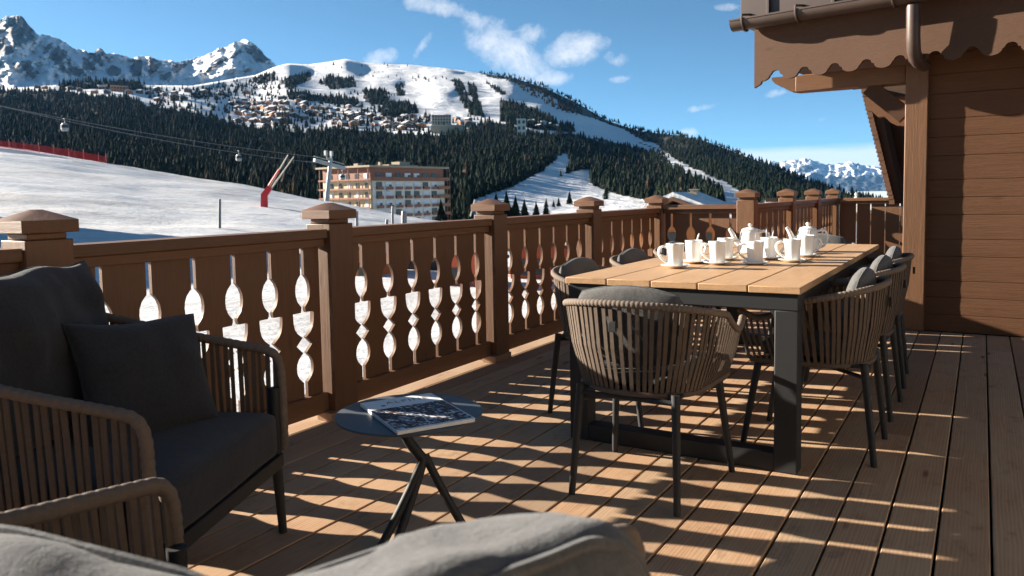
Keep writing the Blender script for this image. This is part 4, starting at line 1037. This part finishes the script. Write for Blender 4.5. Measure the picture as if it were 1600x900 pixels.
mb = MB(); hprism(mb, 1.6, LR - .8, .62, .97, zb, zt1 - .3); mb.build('white_front', M['white'], ht, False)
mb = MB(); hprism(mb, .6, LR - 1, .6, LL - .5, zt1 + .02, ztop - .6); mb.build('timber_storey', M['redwood'], ht, False)
mb = MB(); hprism(mb, -1.0, LR + .5, -1.0, LL + 1.2, ztop - .58, ztop); mb.build('roof', M['tan'], ht, False)
for a_ in ((16, 30, 8, 14, .02, .9), (22, 27, 9, 13, .91, 2.0), (4, 6, 10, 12, .02, 1.0), (12, 13, 8, 9, .02, 1.6)):
    mb = MB(); hprism(mb, *a_[:4], ztop + a_[4], ztop + a_[5]); mb.build('roof_plant', M['tan'], ht, False)
for k in range(6):
    z = zt1 - 3.0 * k
    mb = MB(); hprism(mb, -.5, .95, .0, LL + .6, z - .12, z + .02); hprism(mb, -.52, -.44, -.1, LL + .6, z + .03, z + .42); mb.build('balcony', M['redwood'], ht, False)
    mb = MB(); hprism(mb, LR - 4.5, LR + 1.2, -.6, .58, z - .12, z + .02); hprism(mb, LR - 4.5, LR + 1.2, -.66, -.60, z + .03, z + 1.0); mb.build('balcony', M['redwood'], ht, False)
    if k == 0:
        mb = MB(); hprism(mb, -.5, LR - 4.6, -.7, .55, z - .12, z + .02); hprism(mb, -.5, LR - 4.6, -.76, -.70, z + .03, z + 1.0); mb.build('balcony', M['redwood'], ht, False)
    for c in range(7):
        u = 3.0 + c * (LR - 7.5) / 6.6
        rr = random.Random(k * 10 + c)
        hh = 2.2 if k else 2.0
        zz = z + .35 if k == 0 else z + .15
        wm = M['shutter'] if rr.random() < .55 else M['glass']
        if k > 0 or True:
            mb = MB(); y0 = .5 if k else .48
            hprism(mb, u, u + 2.6, y0, y0 + .09, zz, zz + hh); wn = mb.build('window', wm, ht, False)
            if wm is M['shutter'] and rr.random() < .6:
                mb = MB(); hprism(mb, u + 1.4, u + 2.5, y0 - .05, y0 - .01, zz + .1, zz + 1.4); mb.build('pane', M['glass'], wn, False)
        if k > 0:
            mb = MB(); hprism(mb, u - .1, u + 2.7, -.1, .45, z - .12, z + .02); hprism(mb, u - .1, u + 2.7, -.16, -.10, z + .0, z + .85); mb.build('balcony', M['redwood'], ht, False)
    for c in range(5):
        w = 2.0 + c * (LL - 3) / 5
        mb = MB(); u0 = .88 if k else .50; hprism(mb, u0, u0 + .1, w, w + 1.5, z + .2, z + 2.1); mb.build('window', M['glass'] if (c + k) % 3 else M['shutter'], ht, False)
for c in range(6):
    mb = MB(); w = .2 + c * (LL - .4) / 5; hprism(mb, -.55, -.40, w, w + .16, zb, ztop - .7); mb.build('balcony_pole', M['redwood'], ht, False)
for c in (0, 1):
    mb = MB(); u = LR - .2 + c * 1.3; hprism(mb, u, u + .14, -.55, -.4, zb, ztop - .7); mb.build('balcony_pole', M['redwood'], ht, False)

# ---------------------------------------------------------------- gondola lift
py_ = at_r(512, 315, 185)
py_ = at_r(512, 315, 215)
pl = thing('lift_pylon', 'grey steel gondola lift pylon with cross arm in front of the hotel', 'pylon', py_)
ptop = at_r(517, 247, 215); pbot = at_r(504, 330, 215)
mb = MB(); mb.tube([pbot - Vector((0, 0, 6)), ptop], [.75, .5], 14); mb.build('mast', M['galv'], pl)
armL = at_r(491, 250, 213); armR = at_r(538, 263, 221)
mb = MB(); d = (armR - armL); mb.bar(armL, armR, .9, .8, (0, 0, 1)); mb.bar(armL + Vector((0, 0, 1.0)), armR + Vector((0, 0, 1.2)), .2, .2, (0, 0, 1)); mb.build('cross_arm', M['galv'], pl, False)
mb = MB()
for q in ((509, 239), (518, 240)): e = at_r(q[0], q[1], 215); mb.box(e, (.7, .7, 1.3))
mb.tube([at_r(512, 250, 215), at_r(509, 240, 215)], .2, 6); mb.tube([at_r(517, 250, 215), at_r(519, 240, 215)], .2, 6); mb.build('lattice_head', M['galv'], pl, False)
def cable(name, a, b, sag, lb, r=.075):
    P = []
    for i in range(41):
        t = i / 40; p = a.lerp(b, t); p.z -= sag * 4 * t * (1 - t); P.append(p)
    mb = MB(); mb.tube(P, r, 5); o = mb.build(name, M['cable'], None); tag(o, lb, 'cable'); return P
ca = at_r(-60, 153, 175)
P1 = cable('lift_cable', ca, armL + Vector((0, 0, .9)), 1.0, 'front haul cable of the gondola lift sloping down across the forest')
cable('lift_cable', at_r(-60, 153, 179) + Vector((0, 0, .25)), armR + Vector((0, 0, .9)), 1.8, 'rear haul cable of the gondola lift, ending on the far side of the pylon')
cable('lift_cable', armR + Vector((0, 0, .5)), at_r(770, 352, 420), 4, 'haul cable leaving the pylon behind the hotel roof', .06)
def gondola(px, py, r, lb, hpx=20):
    c = at_r(px, py, r); s = hpx / 20 * r / F * 20 / 2.9
    root = thing('gondola_cabin', lb, 'gondola', c, 'gondola cabins hanging from the lift cable')
    def q(x, y, z): return c + (Vector((x, y, z)) * s)
    rings = []
    for z, w, d in ((-1.0, .62, .55), (-.9, .78, .66), (-.35, .92, .78), (.45, .80, .70), (.8, .55, .5), (.86, .3, .3)):
        rings.append([q(w * math.cos(t) * (1.15 if abs(math.cos(t)) > .5 else 1) * .9, d * math.sin(t), z) for t in [2 * PI * i / 16 for i in range(16)]])
    mb = MB(); mb.ring_loft(rings); mb.build('cabin', M['galv'], root)
    rings = [[q(w * math.cos(t) * 1.03, d * math.sin(t) * 1.03, z) for t in [2 * PI * i / 16 for i in range(16)]] for z, w, d in ((-.30, .93, .80), (.42, .83, .73))]
    mb = MB(); mb.ring_loft(rings); mb.build('window_band', M['glass'], root)
    mb = MB(); mb.tube([q(0, 0, .85), q(0, .15, 1.3), q(0, .05, 1.75)], .06 * s, 6); mb.box(q(0, 0, 1.85), (.5 * s, .3 * s, .2 * s)); mb.build('hanger', M['galv'], root)
gondola(101, 198, 186, 'gondola cabin farthest left on the cable, against the dark forest', 17); gondola(373, 246, 204, 'gondola cabin in the middle of the cable left of the snow gun', 15); gondola(535, 276, 218, 'gondola cabin hanging beside the pylon in front of the hotel', 14)

# ---------------------------------------------------------------- piste furniture
sg = piste_at(413, 325); r0 = math.hypot(sg.x, sg.y)
gun = thing('snow_gun', 'snow gun with red base and two long pale lances standing on the piste', 'snow gun', sg)
mb = MB(); mb.tube([sg - Vector((0, 0, .3)), at_r(413, 305, r0), at_r(422, 292, r0)], [.85, .80, .65], 4); mb.build('base', M['red'], gun, False)
mb = MB(); mb.tube([at_r(416, 297, r0), at_r(436, 265, r0)], [.22, .18], 6); mb.build('red_tube', M['red'], gun)
for a, b in (((418, 296), (450, 242)), ((423, 296), (459, 245))):
    mb = MB(); mb.tube([at_r(*a, r0), at_r(*b, r0)], [.15, .10], 8); mb.build('lance', M['white'], gun)
# red safety net along the ridge
net = thing('safety_net', 'red safety net on poles along the top of the left piste', 'fence', on_piste(80, 236))
mb = MB(); mp_ = MB(); pr = None
pts = []
for i in range(20):
    x = -50 + i * 11.5; r = interp(RIDGE_R, x) - 3; q = on_piste(x, r); pts.append(q)
for i, q in enumerate(pts):
    hgt = 1.9 + .25 * math.sin(i * 2.1)
    if i % 2 == 0 or i == 19: mp_.tube([q - Vector((0, 0, .2)), q + Vector((.0, 0, hgt + .5))], .055, 6)
    if i:
        p0 = pts[i - 1]; dd = (q - p0)
        for k in range(9):
            z = .15 + k * .2; mb.bar(p0 + Vector((0, 0, z)), q + Vector((0, 0, z)), .085, .02, (0, 0, 1))
        for k in range(8):
            e = p0.lerp(q, k / 8); mb.bar(e + Vector((0, 0, .1)), e + Vector((0, 0, 1.85)), .07, .02, dd)
mb.build('netting', M['rednet'], net, False); mp_.build('pole', M['red'], net, False)
def stake(px, py0, py1, w, lb, mat, r=None):
    b = piste_at(px, py1) if r is None else at_r(px, py1, r); rr_ = math.hypot(b.x, b.y); t = at_r(px + .5, py0, rr_)
    mb = MB(); mb.tube([Vector((b.x, b.y, min(b.z - .6, ground_z(px, rr_) - .3))), b.lerp(t, .5), t], [w * rr_ / F * .55, w * rr_ / F * .5, w * rr_ / F * .45], 8); o = mb.build('marker_post', mat, None); tag(o, lb, 'post', 'posts standing in the snow'); return o
stake(343, 311, 363, 4, 'grey post standing alone on the piste above the second bay of railing', M['cable'])
stake(557, 330, 352, 5, 'short grey post right of the second railing post cap', M['cable'], 60); stake(613, 322, 352, 4, 'thin grey post in front of the hotel windows', M['cable'], 62); stake(631, 330, 350, 9, 'stubby grey post before the hotel, right of the thin one', M['cable'], 62)
stake(604, 343, 352, 5, 'lowest grey post peeping over the railing before the hotel', M['cable'], 58)
for i, (x, yb) in enumerate(((742, 335), (752, 335))):
    a = at_r(735 + i * 22, 338, 90); b = at_r(x, 312 + i * 3, 90); c = at_r(x + 12, 338, 90)
    mb = MB(); mb.tube([a, b], .10, 6); mb.tube([b, c], .10, 6); mb.tube([b, at_r(x + 4, 340, 90)], .08, 6); o = mb.build('steel_tripod', M['galv'], None); tag(o, ['pale steel tripod frame left of the third railing post', 'pale steel tripod frame touching the third railing post'][i], 'frame', 'steel frames by the lift')

# ---------------------------------------------------------------- roofs and huts just beyond the railing
def hut(px, py_top, r, w, d, hw, hr_, yaw, wood, lb, chim=True, snowy=True):
    t = at_r(px, py_top, r); base = ZG - .5
    root = thing('mountain_hut', lb, 'hut', (t.x, t.y, base)); rt = Matrix.Rotation(rad(yaw), 3, 'Z'); c = Vector((t.x, t.y, 0)); zr = t.z; ze = zr - hr_
    pr = [(-w / 2, base), (w / 2, base), (w / 2, ze), (0, zr - .25), (-w / 2, ze)]; n = 5
    mb = MB(); mb.add([c + rt @ Vector((x, y, z)) for y in (-d / 2, d / 2) for x, z in pr], [(i, (i + 1) % n, n + (i + 1) % n, n + i) for i in range(n)] + [tuple(reversed(range(n))), tuple(range(n, 2 * n))]); mb.build('wall', wood, root, False)
    ov = .7
    for nm, th, off, mt_ in (('roof', .18, 0, M['chaletwood']), ('roof_snow', .22, .19, M['snowroof'])):
        if nm == 'roof_snow' and not snowy: continue
        mb = MB()
        for s in (-1, 1):
            k = hr_ / (w / 2); a = Vector((0, 0, zr + off - .0)); b = Vector((s * (w / 2 + ov - off), 0, zr + off - k * (w / 2 + ov - off)))
            yy = d / 2 + ov - off * .6
            q = [a + Vector((0, -yy, -th * .0)), b + Vector((0, -yy, 0)), b + Vector((0, yy, 0)), a + Vector((0, yy, 0))]
            q2 = [p + Vector((0, 0, th)) for p in q]
            mb.add([c + rt @ p for p in q + q2], [(0, 1, 2, 3), (7, 6, 5, 4), (0, 4, 5, 1), (1, 5, 6, 2), (2, 6, 7, 3)])
        mb.build(nm, mt_, root, False)
    if chim:
        mb = MB(); e = c + rt @ Vector((.35, d * .05, zr + .1)); mb.box(e, (.34, .34, .8), rt); mb.box(e + Vector((0, 0, .43)), (.46, .46, .06), rt); mb.build('chimney', M['tan'], root, False)
    for xx in (-w * .28, 0, w * .28):
        mb = MB(); mb.box(c + rt @ Vector((xx, -d / 2 - .03, ze - 1.2)), (w * .16, .06, 1.1), rt); mb.build('window', M['glass'], root, False)
    return root
hut(1073, 312, 42, 5.0, 4.2, 3, 1.0, 4, M['orangewood'], 'timber gable with snowy roof and chimney just over the short railing panel')
def chimney(px, pyt, r, wpx, lb, cap):
    t = at_r(px, pyt, r); w = wpx * r / F; root = thing('roof_chimney', lb, 'chimney', (t.x, t.y, t.z - 2.2), 'snowy chimneys beyond the far railing')
    mb = MB(); mb.box((t.x, t.y, t.z - 1.25), (w, w, 1.9)); mb.build('stack', M['white'], root, False)
    mb = MB()
    if cap: mb.lathe([(w * .3, -.05), (w * .3, .02), (w * .62, .03), (w * .62, .08), (w * .35, .16), (w * .2, .18), (w * .2, .24), (w * .3, .27), (w * .2, .34), (.01, .37)], 14, (t.x, t.y, t.z - .25))
    else: mb.box((t.x, t.y, t.z - .2), (w * 1.5, w * 1.5, .16))
    mb.build('chimney_cap', M['snowroof'] if cap else M['dark'], root, False)
chimney(1207, 305, 34, 11, 'square white chimney with dark lid between the first two far posts', False); chimney(1253, 306, 34, 12, 'low white chimney between the second and third far posts', False)
chimney(1338, 305, 34, 8, 'round-capped snowy chimney right of the last far post', True); chimney(1375, 309, 40, 8, 'small dark-lidded chimney near the pillar beyond the far railing', False)
def roof_snow_field(px0, px1, py, r, deep, lb):
    a = at_r(px0, py, r); b = at_r(px1, py - .0, r); u = b - a; u.z = 0; L = u.length; u.normalize(); nn = Vector((-u.y, u.x, 0))
    root = thing('neighbour_roof', lb, 'roof', (a.x, a.y, a.z - 4))
    vs = [a - nn * deep * .5 - Vector((0, 0, 1.6)), b - nn * deep * .5 - Vector((0, 0, 1.6)), b + nn * deep * .5, a + nn * deep * .5]
    mb = MB(); mb.add(vs + [p - Vector((0, 0, .5)) for p in vs], [(0, 1, 2, 3), (7, 6, 5, 4), (0, 4, 5, 1), (1, 5, 6, 2), (2, 6, 7, 3), (3, 7, 4, 0)]); mb.build('roof_snow', M['snowroof'], root, False)
    mb = MB(); c = (a + b) / 2; rt = Matrix((u, nn, Vector((0, 0, 1)))).transposed(); mb.box((c.x, c.y, (a.z - 2.2 + ZG) / 2), (L - 1, deep - 1, a.z - 2.2 - ZG), rt); mb.build('wall', M['chaletwood'], root, False)
roof_snow_field(1186, 1440, 314, 38, 7, 'snow covered low roof behind the far row of railing posts')
an = thing('low_annex', 'low dark timber annex just behind the far railing beside the corner pillar', 'annex', (0, 16, -5))
mb = MB(); mb.span(-1.7, 3, 14.2, 19, -5, .60); mb.build('wall', M['chaletwood'], an, False)
mb = MB(); mb.span(-1.85, 3.2, 14.0, 19.2, .601, .72); mb.build('roof', M['chaletwood'], an, False)
# small huts and banners that show through the carved slots
hut(566, 376, 58, 4.5, 4, 2.4, .8, 10, M['orangewood'], 'orange timber hut seen through the carved slots beside the second railing post', False)
hut(690, 378, 62, 9, 4, 2.6, .7, 22, M['chaletwood'], 'dark timber hut seen through the carved slots of the third bay', False)
hut(735, 386, 50, 3.2, 2.4, 2.2, .6, 24, M['rust'], 'rust coloured kiosk seen through the carved slots left of the third post', False)
hut(842, 372, 54, 4, 3, 2.4, .7, 30, M['rust'], 'salmon coloured kiosk seen through the slots right of the third post', False)
hut(1000, 352, 46, 8, 4, 2.4, .8, 34, M['chaletwood'], 'dark timber hut behind the railing bay next to the corner', False)
# large chalet outside the left of the view: its shadow lies on the foot of the piste
lz = thing('neighbour_chalet', 'big timber chalet beyond the left end of the terrace', 'chalet', (-104, 24, -6))
mb = MB(); mb.span(-112, -96, 4, 39, -8, 10.4); mb.build('wall', M['chaletwood'], lz, False)
mb = MB(); mb.span(-113, -95, 3, 40, 10.41, 11.4); mb.build('roof', M['snowroof'], lz, False)

# ---------------------------------------------------------------- air
hm = bpy.data.materials.new('mountain air'); hm.use_nodes = True; hn = hm.node_tree
for n_ in list(hn.nodes):
    if n_.type == 'BSDF_PRINCIPLED': hn.nodes.remove(n_)
pv = hn.nodes.new('ShaderNodeVolumePrincipled'); pv.inputs['Color'].default_value = (.20, .50, 1.0, 1); pv.inputs['Density'].default_value = 1.0e-5; pv.inputs['Anisotropy'].default_value = .2
hn.links.new(pv.outputs[0], [n_ for n_ in hn.nodes if n_.type == 'OUTPUT_MATERIAL'][0].inputs['Volume'])
mb = MB(); mb.span(-30000, 30000, -6000, 46000, -50, 2600); kind(mb.build('haze', hm, None, False), 'stuff')['label'] = 'thin blue mountain air'

# ---------------------------------------------------------------- light, sky, camera
SE, SA = rad(17.0), rad(11.0)
travel = Vector((math.cos(SE) * math.cos(SA), math.cos(SE) * math.sin(SA), -math.sin(SE)))
sl = bpy.data.lights.new('sun', 'SUN'); sl.energy = 5.0; sl.angle = rad(.5); sl.color = (1.0, .90, .76)
so = bpy.data.objects.new('sun', sl); col.objects.link(so); so.rotation_euler = travel.to_track_quat('-Z', 'Y').to_euler(); so.location = (-20, 0, 20)

w = bpy.data.worlds.new('World'); scene.world = w; w.use_nodes = True; nt = w.node_tree
for n in list(nt.nodes): nt.nodes.remove(n)
out = nt.nodes.new('ShaderNodeOutputWorld'); bg = nt.nodes.new('ShaderNodeBackground'); sky = nt.nodes.new('ShaderNodeTexSky')
sky.sky_type = 'NISHITA'; sky.sun_disc = False; sky.sun_elevation = SE
to_sun = -travel; sky.sun_rotation = math.atan2(to_sun.x, to_sun.y)
sky.altitude = 1800; sky.air_density = .55; sky.dust_density = .6; sky.ozone_density = 2.0
bg.inputs['Strength'].default_value = .05
tint = nt.nodes.new('ShaderNodeMix'); tint.data_type = 'RGBA'; tint.blend_type = 'MULTIPLY'; tint.inputs[0].default_value = 1; tint.inputs[7].default_value = (.60, .80, .74, 1); nt.links.new(sky.outputs[0], tint.inputs[6]); nt.links.new(tint.outputs[2], bg.inputs[0])
cbg = nt.nodes.new('ShaderNodeBackground'); cbg.inputs[0].default_value = (1, .975, .95, 1); cbg.inputs[1].default_value = .27
tcn = nt.nodes.new('ShaderNodeTexCoord')
def wm(op, a, b=0.0, clamp=False):
    m = nt.nodes.new('ShaderNodeMath'); m.operation = op; m.use_clamp = clamp
    for i, v in ((0, a), (1, b)):
        if hasattr(v, 'is_linked'): nt.links.new(v, m.inputs[i])
        else: m.inputs[i].default_value = v
    return m.outputs[0]
def wnoise(scale, detail, rough, mapscale=(1, 1, 1)):
    mp = nt.nodes.new('ShaderNodeMapping'); mp.inputs['Scale'].default_value = mapscale; nt.links.new(tcn.outputs['Generated'], mp.inputs[0])
    n = nt.nodes.new('ShaderNodeTexNoise'); n.inputs['Scale'].default_value = scale; n.inputs['Detail'].default_value = detail; n.inputs['Roughness'].default_value = rough; n.inputs['Distortion'].default_value = .4
    nt.links.new(mp.outputs[0], n.inputs[0]); return n.outputs['Fac']
n1 = wnoise(17, 10, .68); n2 = wnoise(60, 8, .68); n3 = wnoise(9, 8, .6, (1, 1, 5))
nz = wm('ADD', wm('MULTIPLY', wm('SUBTRACT', n1, .5), 3.2), wm('MULTIPLY', wm('SUBTRACT', n2, .5), 1.9))
CL = [((790, 78), 75, 34, 35, .50), ((750, 45), 45, 16, 50, .25), ((898, 76), 46, 24, -8, .75), ((862, 122), 34, 13, 0, .35), ((680, 8), 60, 16, 10, .2), ((660, 72), 30, 9, -55, .1), ((592, 92), 30, 14, -20, .3), ((960, 90), 30, 15, 15, -.15), ((1212, 146), 18, 7, -8, -.1), ((1285, 186), 12, 7, -10, -.2), ((1088, 170), 32, 7, -8, -.2), ((830, 55), 40, 20, 0, .1), ((980, 122), 40, 8, -5, -.25), ((1140, 12), 24, 8, 5, -.15), ((1076, 207), 16, 9, 0, .3)]
tot = None
for (px, py), a, b, rot, boost in CL:
    d0 = ray(px, py).normalized(); ex = (ray(px + 10, py).normalized() - d0).normalized(); ey = (ray(px, py - 10).normalized() - d0).normalized()
    c_, s_ = math.cos(rad(rot)), math.sin(rad(rot)); t1 = (ex * c_ - ey * s_) * (F / a) ; t2 = (ex * s_ + ey * c_) * (F / b)
    dn = []
    for t in (t1, t2):
        v = nt.nodes.new('ShaderNodeVectorMath'); v.operation = 'DOT_PRODUCT'; v.inputs[1].default_value = t; nt.links.new(tcn.outputs['Generated'], v.inputs[0]); o_ = wm('SUBTRACT', v.outputs['Value'], d0.dot(t)); dn.append(wm('MULTIPLY', o_, o_))
    e = wm('SUBTRACT', 1.0 + boost, wm('ADD', dn[0], dn[1]))
    fr_ = nt.nodes.new('ShaderNodeVectorMath'); fr_.operation = 'DOT_PRODUCT'; fr_.inputs[1].default_value = d0; nt.links.new(tcn.outputs['Generated'], fr_.inputs[0])
    e = wm('SUBTRACT', e, wm('MULTIPLY', wm('LESS_THAN', fr_.outputs['Value'], .2), 50))
    e = wm('MAXIMUM', e, -3.0)
    tot = e if tot is None else wm('MAXIMUM', tot, e)
cm = wm('MULTIPLY', wm('SUBTRACT', wm('ADD', tot, nz), .30), .48, True)
# low bank near the horizon on the right
d0 = ray(1270, 248).normalized(); sepz = nt.nodes.new('ShaderNodeSeparateXYZ'); nt.links.new(tcn.outputs['Generated'], sepz.inputs[0])
vt = nt.nodes.new('ShaderNodeVectorMath'); vt.operation = 'DOT_PRODUCT'; vt.inputs[1].default_value = d0; nt.links.new(tcn.outputs['Generated'], vt.inputs[0])
zt2 = ray(1270, 226).normalized().z
low = wm('MULTIPLY', wm('SUBTRACT', zt2, wm('ADD', sepz.outputs[2], wm('MULTIPLY', wm('SUBTRACT', n3, .5), .012))), 110, True)
low = wm('MULTIPLY', low, wm('MULTIPLY', wm('SUBTRACT', vt.outputs['Value'], .965), 45, True))
cm2 = wm('MAXIMUM', cm, wm('MULTIPLY', low, .72))
ms = nt.nodes.new('ShaderNodeMixShader'); nt.links.new(cm2, ms.inputs[0]); nt.links.new(bg.outputs[0], ms.inputs[1]); nt.links.new(cbg.outputs[0], ms.inputs[2]); nt.links.new(ms.outputs[0], out.inputs[0])

cd = bpy.data.cameras.new('camera'); cam = bpy.data.objects.new('camera', cd); col.objects.link(cam)
mw = R.to_4x4(); mw.translation = CAM; cam.matrix_world = mw
cd.sensor_width = 36; cd.sensor_fit = 'HORIZONTAL'; cd.lens = F / 1600 * 36; cd.shift_y = -(450 - CY) / 1600; cd.clip_start = .02; cd.clip_end = 80000
cd.dof.use_dof = True; cd.dof.focus_distance = 3.6; cd.dof.aperture_fstop = 7.1
scene.camera = cam
scene.view_settings.view_transform = 'Standard'; scene.view_settings.look = 'None'; scene.view_settings.exposure = 2.12; scene.view_settings.gamma = 1
scene.view_settings.use_curve_mapping = False
scene.render.engine = 'CYCLES'
scene.cycles.use_denoising = True
scene.cycles.max_bounces = 8; scene.cycles.diffuse_bounces = 4; scene.cycles.glossy_bounces = 3
scene.render.film_transparent = False
